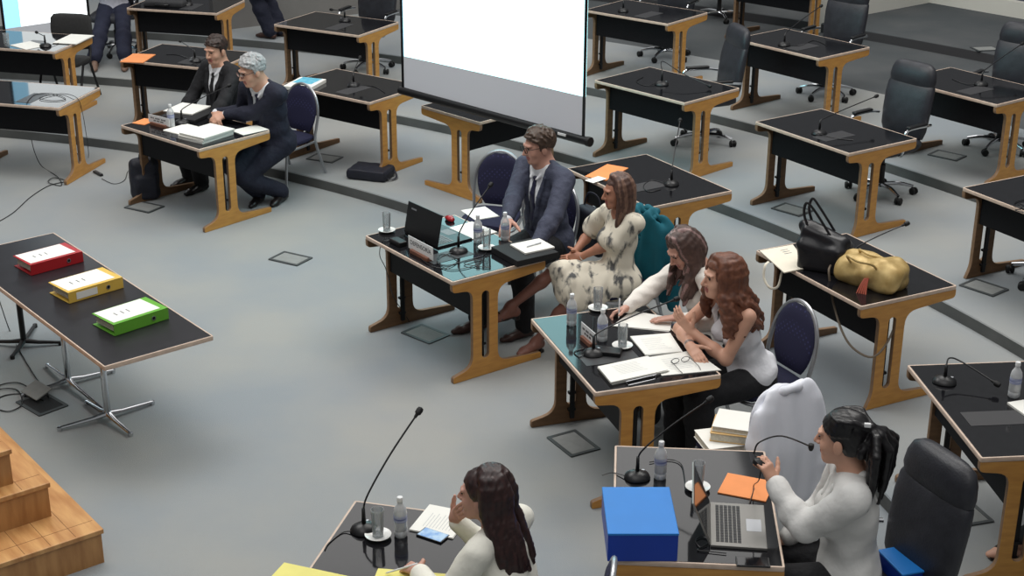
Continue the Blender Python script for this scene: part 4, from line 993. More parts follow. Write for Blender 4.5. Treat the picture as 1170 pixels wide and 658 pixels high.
lt2 = laptop((811, 573), (812, 621), (877, 628), (873, 577), (792, 523), (793, 572), ZT, 'open silver laptop with black keys in front of the woman with ponytail', slv, mat('dark_keys', (40, 40, 42), .5), zt=.225)
# blue file box
def up_box(name, px4, base, h, m, label, cat, lid=None):
    P, c = rect4(px4, base+h); t = thing(name, label, cat, (c.x, c.y, base), 0); Q = [p-Vector((c.x, c.y, base)) for p in P]; bm = BM(); quad_slab(bm, Q, h, .004); obj('box_body', bm, m, t)
    if lid:
        bm = BM(); k = [Vector((q.x*1.012, q.y*1.012, q.z+.003)) for q in Q]; quad_slab(bm, k, .012, .003); obj('box_lid', bm, lid, t)
    return t
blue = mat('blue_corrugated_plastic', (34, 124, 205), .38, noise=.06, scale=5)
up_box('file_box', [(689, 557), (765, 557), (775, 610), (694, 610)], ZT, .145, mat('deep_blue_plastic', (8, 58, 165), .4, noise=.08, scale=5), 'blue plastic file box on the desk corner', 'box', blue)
# nameplates
def nameplate(a, b, base, h, label, text=None, size=.03, desk='D18', face=None, tm=None):
    A, B = at(a[0], a[1], base+.02), at(b[0], b[1], base+.02); c = (A+B)/2; L = (B-A).length; an = math.atan2(B.y-A.y, B.x-A.x); t = thing('nameplate', label, 'sign', (c.x, c.y, base), an, 'desk nameplates')
    bm = BM(); box(bm, (0, 0, .014), (L*.72, .045, .028), bev=.003); obj('wooden_base', bm, mat('brown_wood_block', (126, 84, 66), .5, noise=.2, scale=20), t)
    bm = BM(); box(bm, (0, 0, .02+h/2), (L, .004, h), bev=.001); pl = obj('plaque', bm, white_pl, t)
    if text: txt('lettering', text, size, mat('dark_lettering', (38, 38, 44), .6), pl, T(0, -.0024, .02+h*.55) @ R(pi/2, 'X'))
    else:
        bm = BM()
        for z_, w_ in ((.62, .78), (.34, .5)):
            for k in range(14):
                x = (-.5+(k+.5)/14)*L*w_
                if k % 5 != 3: box(bm, (x, -.0024, .02+h*z_), (L*w_/14*.6, .0012, h*.16))
        obj('lettering', bm, mat('dark_lettering', (38, 38, 44), .6), pl)
    return t
nameplate((467, 283), (495, 298), ZT, .095, 'white plaque reading DEFENSORÍA on a wooden base', 'DEFENSORÍA', .046)
nameplate((170, 139), (194, 145), ZT, .075, 'white nameplate on the desk of the two suited men')
nameplate((664, 382), (680, 396), ZT, .085, 'nameplate standing between the bottles on the two women\'s desk')
# small electronics
def blob_box(name, px, py, base, s, rz, m, label, cat):
    p = at(px, py, base); bm = BM(); box(bm, (0, 0, s[2]/2), s, bev=min(s)*.25, seg=3); o = obj(name, bm, m); o.location = p; o.rotation_euler = (0, 0, rz); return tag(o, label, cat)
blob_box('charger', 455, 279, ZT, (.13, .07, .035), -.9, plastic, 'black power adapter in front of the black laptop lid', 'charger')
blob_box('cable_box', 694, 404, ZT, (.17, .09, .03), -.25, plastic, 'flat black junction box beside the microphone on the two women\'s desk', 'junction box')
p = at(514, 252, ZT); t = thing('computer_mouse', 'red and black computer mouse on the far part of the DEFENSORÍA desk', 'mouse', p, .4)
bm = BM(); loft(bm, [(0, -.045, .012, .012, .008), (0, -.035, .016, .026, .016), (0, 0, .020, .030, .020), (0, .035, .016, .027, .016), (0, .047, .012, .012, .008)], 18, 2.2, axis='y'); obj('mouse_shell', bm, mat('red_gloss', (150, 28, 34), .15), t)
bm = BM(); loft(bm, [(0, -.04, .006, .02, .006), (0, 0, .007, .033, .007), (0, .042, .006, .02, .006)], 18, 2.4, axis='y'); obj('mouse_base', bm, plastic, t)
def cable(label, pts, r=.0035, m=None, name='cable', cat='cable', sm=6):
    P = [at(*p) for p in pts]; bm = BM(); tube(bm, P, r, 6, smooth=sm); return tag(center(obj(name, bm, m or plastic)), label, cat)
cable('tangle of black cables on the DEFENSORÍA desk', [(487, 272, .76), (478, 290, .756), (492, 303, .756), (510, 306, .756), (523, 297, .758), (505, 290, .757), (500, 300, .76), (515, 308, .757), (540, 304, .757), (552, 296, .757), (530, 301, .76), (560, 306, .757)], .0028)
cable('black cable hanging down from the left corner of the DEFENSORÍA desk', [(463, 268, .757), (452, 272, .757), (443, 275, .757), (436, 277, .745), (434, 292, .6), (440, 305, .5), (444, 318, .42), (450, 340, .25), (462, 358, .08), (468, 368, .01)], .003)
cable('black cable coiled on the bare desk at left, hanging to the floor', [(30, 118, .757), (40, 108, .757), (60, 107, .757), (75, 113, .757), (60, 115, .757), (45, 112, .76), (70, 107, .757), (88, 112, .757), (94, 128, .60), (98, 150, .38), (101, 172, .15), (101, 180, .1)], .003)
cable('black cable running along the floor at the left', [(-5, 255, .006), (15, 243, .006), (35, 225, .006), (56, 212, .006), (75, 207, .006), (62, 203, .012), (55, 208, .012), (70, 212, .006), (66, 202, .012), (48, 190, .006), (40, 175, .15), (36, 160, .3)], .004)
bm = BM(); 
p = at(112, 198, .012); box(bm, (0, 0, 0), (.035, .16, .025), bev=.006); o = obj('cable_connector', bm, plastic); o.location = p; o.rotation_euler = (0, 0, .7); tag(o, 'black inline power connector on the floor near the left desk foot', 'connector')
cable('thin black cable from the connector to the backpack', [(116, 204, .006), (130, 210, .006), (142, 206, .006), (146, 196, .01), (152, 194, .01)], .003)
cable('black cable running down past the binder table to the floor outlet', [(-5, 330, .5), (10, 375, .02), (22, 400, .006), (40, 430, .006), (52, 445, .006), (57, 455, .02)], .004)
cable('black cable coiled on the floor at the left edge', [(50, 458, .006), (28, 450, .006), (5, 452, .006), (-10, 462, .006), (8, 470, .008), (25, 462, .01), (20, 446, .012), (2, 444, .01), (-12, 450, .01), (0, 440, .01), (20, 437, .01), (35, 444, .008)], .0045)
cable('short black cable on the laptop desk below the silver laptop', [(812, 618, .757), (803, 613, .757), (795, 617, .757), (800, 625, .757), (808, 622, .757), (797, 628, .757), (812, 630, .757), (830, 632, .757)], .0028)
cable('black cable looping behind the blue box on the laptop desk', [(742, 528, .757), (765, 525, .757), (778, 530, .757), (782, 545, .757), (783, 560, .757)], .0028)
cable('coiled black cable on the desk at the right edge', [(1185, 225, .957), (1162, 230, .957), (1160, 236, .957), (1172, 238, .957), (1160, 240, .96), (1175, 243, .957), (1164, 233, .965), (1180, 236, .957)], .0035)
# floor outlet under the binder table
t = floor_box(48, 462, 0, -.75, 'open black floor outlet beside the binder table', True)
p = at(45, 452, 0); bm = BM(); box(bm, (0, 0, .05), (.20, .13, .01), R(.35, 'X'), bev=.003); o = obj('outlet_lid', bm, fb_lid); o.location = p; o.rotation_euler = (0, 0, -.75); o.parent = t; o.matrix_parent_inverse = (Matrix.Translation(t.location) @ R(-.75, 'Z')).inverted()
for (x, y, z, k, lb) in ((165, 237, 0, 'D5', 'by the left foot of the suited men\'s desk'), (371, 181, .1, 'D6', 'behind the desk with the blue and white book'), (332, 296, 0, 'D5', 'alone on the open floor in front of the binder table'), (486, 382, 0, 'D18', 'by the left foot of the DEFENSORÍA desk'), (655, 507, 0, 'D19', 'by the left foot of the two women\'s desk'), (1124, 329, .2, 'D15', 'by the desk at the right edge'), (1100, 585, .1, 'D17', 'under the lower right desk'), (905, 240, .2, 'D13', 'by the left foot of the middle empty desk'), (1082, 178, .3, 'D14', 'behind the tall chair, by the desk with bluish reflection')):
    floor_box(x, y, z, DESK[k][2]+.2, 'floor box '+lb)
p = at(1118, 56, .42); floor_box(1126, 56, .42, .2, 'dark floor box on the raised platform')
# --- table with the three binders
def binder_table():
    z = .74; a, b, c = at(61.5, 265.4, z), at(244, 383.6, z), at(119, 419, z); u = (b-a).normalized(); L = (b-a).length+.0; w_ = Vector((-(-u.y), -u.x, 0)); 
    n = Vector((c.x-b.x, c.y-b.y, 0)); n -= u*n.dot(u); Wd = n.length; n.normalize(); an = math.atan2(u.y, u.x)
    org = b+n*Wd; org.z = 0      # corner nearest the camera; local x runs back along -u, local y across
    rz = math.atan2(-u.y, -u.x); ex = Vector((math.cos(rz), math.sin(rz), 0)); ey = Vector((-math.sin(rz), math.cos(rz), 0)); s = 1 if (b-org).dot(ey) > 0 else -1
    t = thing('folding_table', 'long black-topped table with the three coloured binders', 'table', org, rz)
    y0, y1 = (0, Wd) if s > 0 else (-Wd, 0)
    bm = BM(); box(bm, (L/2, (y0+y1)/2, z-.008), (L-.02, Wd-.02, .016), bev=.002); obj('tabletop', bm, mat('worn_black_laminate', (34, 32, 36), .32, noise=.25, scale=9), t)
    plate('edge_band', [rrect(0, y0, L, y1, .01), rrect(.01, y0+.01, L-.01, y1-.01, .004)], .03, trim_m, t, .003, T(0, 0, z-.015))
    loc = lambda px, py, zz=0: (Matrix.Translation(org) @ R(rz, 'Z')).inverted() @ at(px, py, zz)
    for (cx, cy, feet, m, nm) in ((123, 472, [(68, 489), (174, 459), (149, 495), None], chrome, 'chrome_pedestal'), (78, 433, [(27, 451), (129, 423), (118, 467), (54, 417)], chrome, 'chrome_pedestal'), (27, 389, [(-22, 390), (69, 391), (14, 407), (40, 371)], steel_black, 'black_pedestal')):
        C0 = loc(cx, cy, .05); bm = BM(); tube(bm, [C0, Vector((C0.x, C0.y, z-.03))], .021, 12); box(bm, (C0.x, C0.y, z-.035), (.2, .2, .012), bev=.003); ped = obj(nm, bm, m, t)
        F = [loc(f[0], f[1], .02) for f in feet if f]
        if len(F) == 3: F.append(C0*2-F[2]); F[-1].z = .02
        for f in F:
            bm = BM(); d = (f-C0).normalized(); tube(bm, [C0, C0+d*.1+Vector((0, 0, -.006)), f], [.024, .017, .013], 8, flat=.8); obj('pedestal_foot', bm, m, ped)
            bm = BM(); lathe(bm, [(0, -.02), (.016, -.02), (.016, .006), (0, .008)], 10, Matrix.Translation(f)); obj('glide', bm, rubber if m is steel_black else chrome, ped)
    return t
binder_table()
def binder(px4, base, h, rgb, label, name='lever_arch_file', tilt=0.0, spine=False):
    """px4 = top face: spine-left, back-left, back-right, spine-right in the photo; spine faces the camera"""
    P, c = rect4(px4, base+h); t = thing('lever_arch_file', label, 'binder', (c.x, c.y, base), 0, 'lever arch files'); o0 = Vector((c.x, c.y, base)); Q = [p-o0 for p in P]
    col = mat(label.split()[0]+'_file_cover', rgb, .35, noise=.06, scale=8); a, b, cc, d = Q      # a-d spine edge
    bm = BM(); th = .004; quad_slab(bm, Q, th, .001); obj('front_cover', bm, col, t)
    bm = BM(); quad_slab(bm, [Vector((q.x, q.y, th)) for q in Q], th, .001); obj('back_cover', bm, col, t)
    bm = BM(); i = (b-a).normalized()*.004; quad_slab(bm, [a, a+i, d+i, d], h, .001); sp = obj('spine', bm, col, t)
    bm = BM(); u = (d-a); v = (b-a); k0 = [a+u*.05+v*.06, a+u*.05+v*.93, a+u*.95+v*.93, a+u*.95+v*.06]; 
    for k in range(6): quad_slab(bm, [Vector((q.x+random.uniform(-.002, .002), q.y+random.uniform(-.002, .002), h-.012-k*(h-.025)/6)) for q in k0], (h-.03)/6*.8)
    obj('page_block', bm, paper_edge, t)
    bm = BM(); quad_slab(bm, [q+Vector((0, 0, .0015)) for q in [a+u*.05+v*.12, a+u*.03+v*.97, a+u*.88+v*.97, a+u*.90+v*.12]], .0015); sh_ = obj('cover_sheet', bm, paper, t)
    bm = BM()
    for q in (.3, .45, .58):
        s0 = a+u*q*.8+v*.45+Vector((0, 0, .0021)); quad_slab(bm, [s0, s0+v*.18, s0+v*.18+u*.02, s0+u*.02], .0006)
    obj('handwriting', bm, ink, sh_)
    nrm_ = Vector((-u.y, u.x, 0)).normalized(); nrm_ = nrm_ if nrm_.dot(v) < 0 else -nrm_; fc = a+u*.72+Vector((0, 0, -h/2))+nrm_*.002; q = nrm_.to_track_quat('Z', 'Y').to_matrix().to_4x4()
    bm = BM(); lathe(bm, [(.010, -.002), (.0145, -.002), (.0145, .0015), (.010, .0015)], 16, Matrix.Translation(fc) @ q); lathe(bm, [(0, -.001), (.0102, -.001), (.0102, .0002), (0, .0002)], 14, Matrix.Translation(fc) @ q, mi=1); obj('finger_ring', bm, [silver, rubber], sp)
    if spine:
        bm = BM(); e0 = a+u*.14-Vector((0, 0, h*.18)); w_ = u*.38; dn = Vector((0, 0, -h*.62)); vs = [bm.verts.new(p+nrm_*.0008) for p in (e0, e0+w_, e0+w_+dn, e0+dn)]; f = bm.faces.new(vs); r = bmesh.ops.extrude_face_region(bm, geom=[f]); bmesh.ops.translate(bm, vec=nrm_*.0008, verts=[x for x in r['geom'] if isinstance(x, bmesh.types.BMVert)]); obj('spine_label', bm, paper, sp)
    return t
binder([(31, 301.5), (13, 291), (76, 278), (98, 289)], .741, .075, (172, 36, 42), 'red lever arch file, farthest of the three on the binder table')
binder([(75, 334), (52.5, 320.5), (119.6, 307), (143, 317.4)], .741, .075, (222, 184, 84), 'yellow lever arch file between the red and the green one', spine=True)
binder([(126.5, 368.8), (101, 357), (170, 340), (195.6, 354)], .741, .075, (104, 172, 58), 'green lever arch file, nearest of the three on the binder table')
# --- projection screens
def proj_screen(name, bl, br, zb, Hh, label, img, marg, bar=True):
    A, B = (bl, br) if isinstance(bl, Vector) else (at(bl[0], bl[1], zb), at(br[0], br[1], zb)); c = (A+B)/2; L = (B-A).length; an = math.atan2(B.y-A.y, B.x-A.x); t = thing(name, label, 'projection screen', (c.x, c.y, zb), an, 'projection screens')
    bm = BM(); box(bm, (0, 0, Hh/2+.03), (L, .006, Hh)); m = img; obj('screen_fabric', bm, m, t)
    for x in (-1, 1):
        bm = BM(); box(bm, (x*(L/2-.012), -.0045, Hh/2+.03), (.03, .003, Hh)); obj('side_border', bm, plastic, t)
    if bar:
        bm = BM(); tube(bm, [(-L/2-.03, 0, 0), (L/2+.05, 0, 0)], .036, 14, flat=1.0); bb = obj('bottom_bar', bm, plastic, t)
        bm = BM(); lathe(bm, [(0, 0), (.040, 0), (.040, .035), (0, .035)], 16, T(L/2+.03, 0, 0) @ R(pi/2, 'Y')); obj('bar_end_cap', bm, rubber, bb)
        bm = BM(); box(bm, (L/2-.22, -.034, .012), (.09, .012, .02), bev=.002); obj('bar_sticker', bm, white_pl, bb)
    return t
def screen_mat(name, L, z0, z1, curve, blue=None, col=(1.15, 2.4, 2.5, 1)):
    m = bpy.data.materials.new(name); m.use_nodes = True; n = m.node_tree; b = n.nodes['Principled BSDF']; b.inputs['Base Color'].default_value = (*s2l((214, 217, 224)), 1); b.inputs['Roughness'].default_value = .9
    tcn = n.nodes.new('ShaderNodeTexCoord'); sp = n.nodes.new('ShaderNodeSeparateXYZ'); n.links.new(tcn.outputs['Object'], sp.inputs[0])
    def mth(op, a, b_):
        q = n.nodes.new('ShaderNodeMath'); q.operation = op
        for i, v in enumerate((a, b_)):
            if isinstance(v, (int, float)): q.inputs[i].default_value = v
            else: n.links.new(v, q.inputs[i])
        return q.outputs[0]
    x, z = sp.outputs['X'], sp.outputs['Z']
    xn = mth('DIVIDE', x, L); edge = mth('ADD', mth('MULTIPLY', mth('MULTIPLY', xn, xn), curve), mth('ADD', mth('MULTIPLY', xn, z1-z0), (z0+z1)/2))
    on = mth('GREATER_THAN', z, edge); 
    mx = n.nodes.new('ShaderNodeMixRGB'); mx.inputs[1].default_value = col; mx.inputs[2].default_value = (.12, .62, .95, 1)
    if blue is not None: n.links.new(mth('LESS_THAN', x, blue), mx.inputs[0])
    else: mx.inputs[0].default_value = 0
    n.links.new(mx.outputs[0], b.inputs['Emission Color']); n.links.new(mth('MULTIPLY', on, 1.0), b.inputs['Emission Strength']); return m
A_, B_2 = at(460, 103.5, 1.0), at(668, 160.5, 1.0); LS = (A_-B_2).length
proj_screen('projection_screen', (460, 103.5), (668, 160.5), 1.0, 2.3, 'large hanging projection screen at the upper middle', screen_mat('projected_image', LS, .325, .365, -.02, blue=-LS/2+.035), 0)
A_, B_2 = Vector((-5.78, 17.0, .45)), Vector((-4.90, 17.42, .45)); LS2 = (A_-B_2).length
proj_screen('projection_screen', A_, B_2, .45, 2.6, 'projection screen at the upper left corner', screen_mat('projected_image_left', LS2, .28, .34, 0, blue=-LS2/2+.20, col=(1.5, 1.6, 1.6, 1)), 0)
# ------------------------------------------------------------------ the people
def body(p, arms=(True, True), legs=True, vox=.006, hands=None, skin=skin_l, hair=None, feet=None, legto=1.0, extra=None, legm=None):
    B = Solid(); p.head(B); p.torso(B, -.004)
    for i, sd in enumerate((-1, 1)):
        if arms[i]: p.armskin(B, sd)
    if hands: hands(B)
    if legs: p.legskin(B, -.004, 4 if legm else 0)
    if feet:
        for i, t in enumerate(feet): p.foot(B, i, t, 4 if legm else 0, L=.16)
    if extra: extra(B)
    return B.build('body', [skin, lip_m, eye_m, hair or skin]+([legm] if legm else []), p.root, vox)
hair_brown = mat('dark_brown_hair', (58, 42, 36), .5, rgb2=(42, 30, 26), scale=60, stretch=(1, 1, .3)); hair_grey = mat('silver_grey_hair', (176, 175, 175), .6, rgb2=(142, 142, 144), scale=50)
hair_mid = mat('mid_brown_hair', (80, 62, 50), .5, rgb2=(62, 48, 40), scale=60); hair_red = mat('auburn_hair', (118, 74, 54), .5, rgb2=(90, 54, 40), scale=30)
hair_ash = mat('ash_brown_hair', (92, 72, 66), .5, rgb2=(70, 54, 50), scale=30); hair_pink = mat('rosy_blonde_hair', (150, 122, 118), .5, rgb2=(120, 94, 92), scale=30)
hair_long = mat('light_brown_hair', (92, 66, 56), .5, rgb2=(70, 50, 44), scale=30); hair_black = mat('black_hair', (22, 20, 22), .35, noise=.3, scale=60); hair_dk = mat('deep_brown_hair', (56, 34, 32), .42, rgb2=(36, 22, 22), scale=50, stretch=(1, 1, .2))
blk_suit = mat('black_suit_cloth', (24, 24, 28), .8, noise=.15, scale=40, bump=.5, bscale=12); navy_suit = mat('dark_navy_suit_cloth', (30, 33, 50), .8, noise=.15, scale=40, bump=.5, bscale=12); blue_suit = mat('slate_blue_suit_cloth', (62, 66, 84), .8, noise=.12, scale=40, bump=.6, bscale=11)
shirt_w = mat('white_shirt_cloth', (226, 228, 232), .8, noise=.03, scale=10); tie_b = mat('black_tie', (22, 22, 26), .5); tie_n = mat('navy_tie', (36, 36, 60), .5); shoe_b = mat('black_shoe_leather', (26, 22, 22), .3); shoe_br = mat('brown_shoe_leather', (66, 44, 38), .35)
# --- young man in the black suit
p = Person('young man in black suit and black tie seated at the left end of the desk', (252, 75), 0, DESK['D5'][2]+pi, 1.06, hs=1.03, shw=.185, look=(-.62, -.9, -.22), lean=.02)
p.arm(-1, p.px(236, 148, .66), (-.6, -.5, -.3)); p.arm(1, V(.17, .38, .66), (.6, -.5, -.3)); p.legs([V(-.12, .42, .09), V(.13, .36, .09)])
body(p, hands=lambda B: (p.hand(B, -1, (0, 1, -.1), (0, 0, -1), .3), p.hand(B, 1, (0, 1, -.1), (0, 0, -1), .3)), hair=hair_brown)
short_hair(p, hair_brown, line=(.018, .62), seed=2); suit(p, blk_suit, shirt_w, tie_b, button=.17, shm=(shoe_b, [(-.1, 1), (.1, 1)]))
# --- grey haired man
p = Person('grey-haired bearded man in dark navy suit with tinted glasses, hands folded on papers', (299, 98), 0, DESK['D5'][2]+pi+.08, 1.09, hs=1.06, shw=.185, look=(-.85, -.62, -.33), lean=.16, slump=.12, neckf=.045)
p.arm(-1, p.px(258, 131, .83), (-.5, -.2, -1)); p.arm(1, p.px(247, 129, .83), (.5, -.2, -1)); p.legs([p.px(322, 219, .09), p.px(296, 220, .09)])
body(p, hands=lambda B: (p.hand(B, -1, (.35, .8, -.2), (.6, 0, -1), .7), p.hand(B, 1, (-.6, .6, -.2), (-.5, .1, -1), .6)), hair=hair_grey)
short_hair(p, hair_grey, line=(.022, .6), seed=5, puff=.016, tufts=34); suit(p, navy_suit, shirt_w, tie_n, button=.17, shm=(shoe_b, [(-.3, 1), (-.4, 1)]), seed=8)
S = Solid(); A = [p.hr, p.hf, p.hu]; S.ell(p.H(0, .040, -.078), (.051, .052, .036), A, 0, .01); S.ell(p.H(0, .03, -.06), (.063, .04, .03), A, 0, .01)
S.cut(lambda X, Y, Z, p=p: .060-np.maximum(0, ((X-p.hc[0])*p.hf[0]+(Y-p.hc[1])*p.hf[1]+(Z-p.hc[2])*p.hf[2]))*0-(-((X-p.hc[0])*p.hu[0]+(Y-p.hc[1])*p.hu[1]+(Z-p.hc[2])*p.hu[2])))
S.build('beard', mat('grey_beard', (150, 142, 140), .7, noise=.15, scale=80), p.root, .005)
glasses(p, steel_black, glassy('tinted_lens', (150, 70, 40), .35, .1))
bm = BM(); w0 = p.wL-nrm(p.wL-p.eL)*.005; q = Vector(nrm(p.wL-p.eL)).to_track_quat('Z', 'Y').to_matrix().to_4x4(); lathe(bm, [(.031, -.008), (.034, -.008), (.034, .008), (.031, .008)], 16, Matrix.Translation(Vector(w0)) @ q); obj('wristwatch', bm, silver, p.root)
# --- man with glasses at the laptop
p = Person('man with glasses in slate blue suit and navy tie behind the black laptop', (622, 190), 0, DESK['D18'][2]+pi+.02, 1.13, hs=.97, shw=.205, look=(-1, -.42, -.2), lean=.05, slump=.05, neckf=.03)
p.arm(1, p.px(577, 259, .82), (.9, -.35, -.6)); p.arm(-1, p.px(607, 292, .70), (-.9, -.5, -.5)); p.legs([p.px(600, 372, .09), p.px(546, 364, .09)])
body(p, hands=lambda B: (p.hand(B, 1, (-.55, .6, -.25), (0, 0, -1), .4), p.hand(B, -1, (.8, .5, -.1), (0, 0, -1), .4)), hair=hair_mid, skin=skin_p)
short_hair(p, hair_mid, line=(.026, .60), seed=11, puff=.020, tufts=36, side_part=.7); suit(p, blue_suit, shirt_w, tie_n, button=.13, seed=4, pm=blk_suit, shm=(shoe_br, [(.1, 1), (.2, 1)]))
glasses(p, steel_black)
# --- woman in the patterned dress
dress = bpy.data.materials.new('cream_dress_with_dark_brushmarks'); dress.use_nodes = True; n = dress.node_tree; b = n.nodes['Principled BSDF']; b.inputs['Roughness'].default_value = .8
tn = n.nodes.new('ShaderNodeTexCoord'); mp = n.nodes.new('ShaderNodeMapping'); mp.inputs['Scale'].default_value = (1, 1, .45); nz = n.nodes.new('ShaderNodeTexNoise'); nz.inputs['Scale'].default_value = 17; nz.inputs['Detail'].default_value = 3; r = n.nodes.new('ShaderNodeValToRGB')
r.color_ramp.elements[0].position = .52; r.color_ramp.elements[0].color = (*s2l((222, 214, 196)), 1); r.color_ramp.elements[1].position = .66; r.color_ramp.elements[1].color = (*s2l((84, 84, 84)), 1)
n.links.new(tn.outputs['Object'], mp.inputs[0]); n.links.new(mp.outputs[0], nz.inputs[0]); n.links.new(nz.outputs['Fac'], r.inputs[0]); n.links.new(r.outputs[0], b.inputs['Base Color'])
p = Person('woman in cream patterned dress with long light brown hair, legs crossed', (710, 241), 0, DESK['D18'][2]+pi+.06, .97, fem=True, shw=.165, look=(-.98, -.30, -.12), lean=-.03)
p.arm(-1, p.px(664, 293, .68), (-.8, -.6, -.6)); p.arm(1, p.px(655, 290, .68), (.8, -.6, -.6)); p.legs([p.px(612, 391, .09), p.px(583, 350, .36)], knees=[(0, .5, 1), (0, .3, 1)])
def h4(B): p.hand(B, -1, (.3, .9, -.05), (.8, 0, -.3), .5); p.hand(B, 1, (-.2, .9, -.1), (-.9, 0, -.3), .5)
body(p, hands=h4, skin=skin_t, hair=hair_long, feet=[(-.1, 1, .03), (.1, 1, .27)], legm=mat('sheer_tights', (128, 86, 74), .45, noise=.1, scale=12))
long_hair(p, hair_long, n=48, L=.36, seed=3, front=1.15, part=.0, wave=.006, spread=.0, fwd=.02, r0=.019, r1=.008, mats=[hair_long, mat('blonde_ends_hair', (128, 98, 82), .5, rgb2=(100, 74, 62), scale=30)], lens=lambda a: 1.0 if abs(a) < 2 else .8)
S = Solid(); p.torso(S, .012, 0, .035, False); 
for sd in (-1, 1):
    e_ = p.eL if sd < 0 else p.eR; a = p.sh[0 if sd < 0 else 1]; S.cap(a-p.d2*.005, a+(e_-a)*.78, .052, .088, 0, .04)
for i in (0, 1): S.cap(p.hip[i], p.kn[i]*.92+p.hip[i]*.08, .105, .085, 0, .06)
S.cap((p.hip[0]+p.hip[1])/2, (p.kn[0]+p.kn[1])/2*.9+p.P*.1-V(0, 0, .02), .12, .10, 0, .06); S.cap((p.kn[0]+p.kn[1])/2*.8+p.P*.2, (p.kn[0]+p.kn[1])/2*.8+p.P*.2-V(0, 0, .14), .09, .07, 0, .05)
S.disp = folds(.007, 26, 3); S.damp = .008; S.build('dress', dress, p.root, .007)
for i, tz in ((0, .0), (1, .24)):
    a = p.an[i]; t = nrm(V(-.1 if i == 0 else .1, 1, 0)); g = V(a[0], a[1], tz if i == 0 else a[2]-.09)
    bm = BM(); tube(bm, [Vector(g-t*.05+V(0, 0, .012)), Vector(g+t*.05+V(0, 0, .008)), Vector(g+t*.15+V(0, 0, .006))], [.022, .036, .026], 10, flat=.35); s_ = obj('sandal', bm, shoe_b, p.root)
    bm = BM(); box(bm, (0, 0, 0), (.045, .04, .045), Matrix.Translation(Vector(g-t*.05+V(0, 0, .0))), bev=.006); obj('sandal_heel', bm, shoe_b, s_)
    bm = BM(); tube(bm, [Vector(g+t*.10+V(-.042, 0, .02)), Vector(g+t*.10+V(0, 0, .066)), Vector(g+t*.10+V(.042, 0, .02))], .007, 6, smooth=4); tube(bm, [Vector(a+V(.04*math.cos(x), .04*math.sin(x), -.015)) for x in np.linspace(0, 2*pi, 13)[:-1]], .005, 6, closed=True); obj('sandal_strap', bm, shoe_b, s_)
bm = BM(); q = Vector(nrm(p.wL-p.eL)).to_track_quat('Z', 'Y').to_matrix().to_4x4(); lathe(bm, [(.026, -.007), (.029, -.007), (.029, .007), (.026, .007)], 16, Matrix.Translation(Vector(p.wL)) @ q); obj('bracelet', bm, white_pl, p.root)
# --- writing woman
p = Person('woman in white blouse with ash and rosy hair, head bent down, writing', (796, 302), 0, DESK['D19'][2]+pi-.1, 1.03, fem=True, shw=.165, look=(-.82, -.40, -.62), lean=.14, slump=.16, neckf=.04)
p.arm(1, p.px(716, 352, .80), (1, -.1, -.5)); p.arm(-1, p.px(775, 363, .80), (-.9, -.2, -.6)); p.legs([V(-.12, .42, .09), V(.12, .45, .09)])
body(p, hands=lambda B: (p.hand(B, 1, (-.05, 1, -.25), (-.5, 0, -1), .75), p.hand(B, -1, (.35, 1, -.12), (0, 0, -1), .12)), skin=skin_p, hair=hair_ash)
long_hair(p, hair_ash, n=46, L=.26, seed=7, front=.85, wave=.010, spread=.02, r0=.020, r1=.008, mats=[hair_ash, hair_pink], fwd=.03)
blouse = mat('cream_white_blouse', (228, 222, 214), .75, noise=.04, scale=12, bump=.45, bscale=8)
S = Solid(); p.torso(S, .014, 0, .035, False); p.armskin(S, -1, .018, 0, .9); p.armskin(S, 1, .020, 0, .9)
for e_, w_ in ((p.eL, p.wL), (p.eR, p.wR)): S.cap(e_+(w_-e_)*.7, e_+(w_-e_)*.88, .042, .030, 0, .02)
S.disp = folds(.006, 30, 6); S.damp = .007; S.build('blouse', blouse, p.root, .006)
S = Solid(); S.ell(p.P, (.175, .13, .12), None, 0, .04); p.legskin(S, .014, 0, .97, loose=.02); S.build('trousers', blk_suit, p.root, .008)
t_ = p.wR+nrm(V(-.05, 1, -.25))*.10; pw = Matrix.Translation(p.root.location) @ R(p.root.rotation_euler.z, 'Z')
pen(at(707, 364, ZT+.012), at(708, 341, ZT+.13), white_pl, 'white pen held by the writing woman')
# --- red haired woman
p = Person('woman with curly auburn hair in white sleeveless top, arms crossed on the desk', (834, 343), 0, DESK['D19'][2]+pi+.12, 1.05, fem=True, shw=.165, look=(-1, -.28, -.02), lean=.30, slump=.10, neckf=.035)
p.arm(1, p.px(789, 396, .80), (1, .3, -.6)); p.arm(-1, p.px(790, 378, .86), (-.45, -.1, -1))
p.legs([V(-.12, .40, .09), V(.12, .42, .09)])
body(p, hands=lambda B: (p.hand(B, 1, (-.95, .1, -.15), (0, -.5, -1), .35), p.hand(B, -1, (.45, .55, .7), (.5, -.8, 0), .35)), skin=skin_l, hair=hair_red, vox=.005)
long_hair(p, hair_red, n=64, L=.25, seed=9, front=1.0, wave=.022, spread=.07, vol=.014, r0=.020, r1=.012, back=.05, curl_f=9)
top_w = mat('white_sleeveless_top', (224, 225, 230), .75, noise=.04, scale=12, bump=.45, bscale=8)
S = Solid(); p.torso(S, .010, 0, .035, False); S.ell(p.P+p.d*.05, (.196, .158, .10), [p.r0, p.f0, p.d], 0, .04)
S.cut(lambda X, Y, Z, p=p: ((X-p.neck[0])*p.d2[0]+(Y-p.neck[1])*p.d2[1]+(Z-p.neck[2])*p.d2[2])+.075)
S.cut(lambda X, Y, Z, p=p: np.maximum(np.abs((X-p.neck[0])*p.r[0]+(Y-p.neck[1])*p.r[1]+(Z-p.neck[2])*p.r[2])*-1+.125, -((X-p.neck[0])*p.d2[0]+(Y-p.neck[1])*p.d2[1]+(Z-p.neck[2])*p.d2[2])-.09)*-1+0.0)
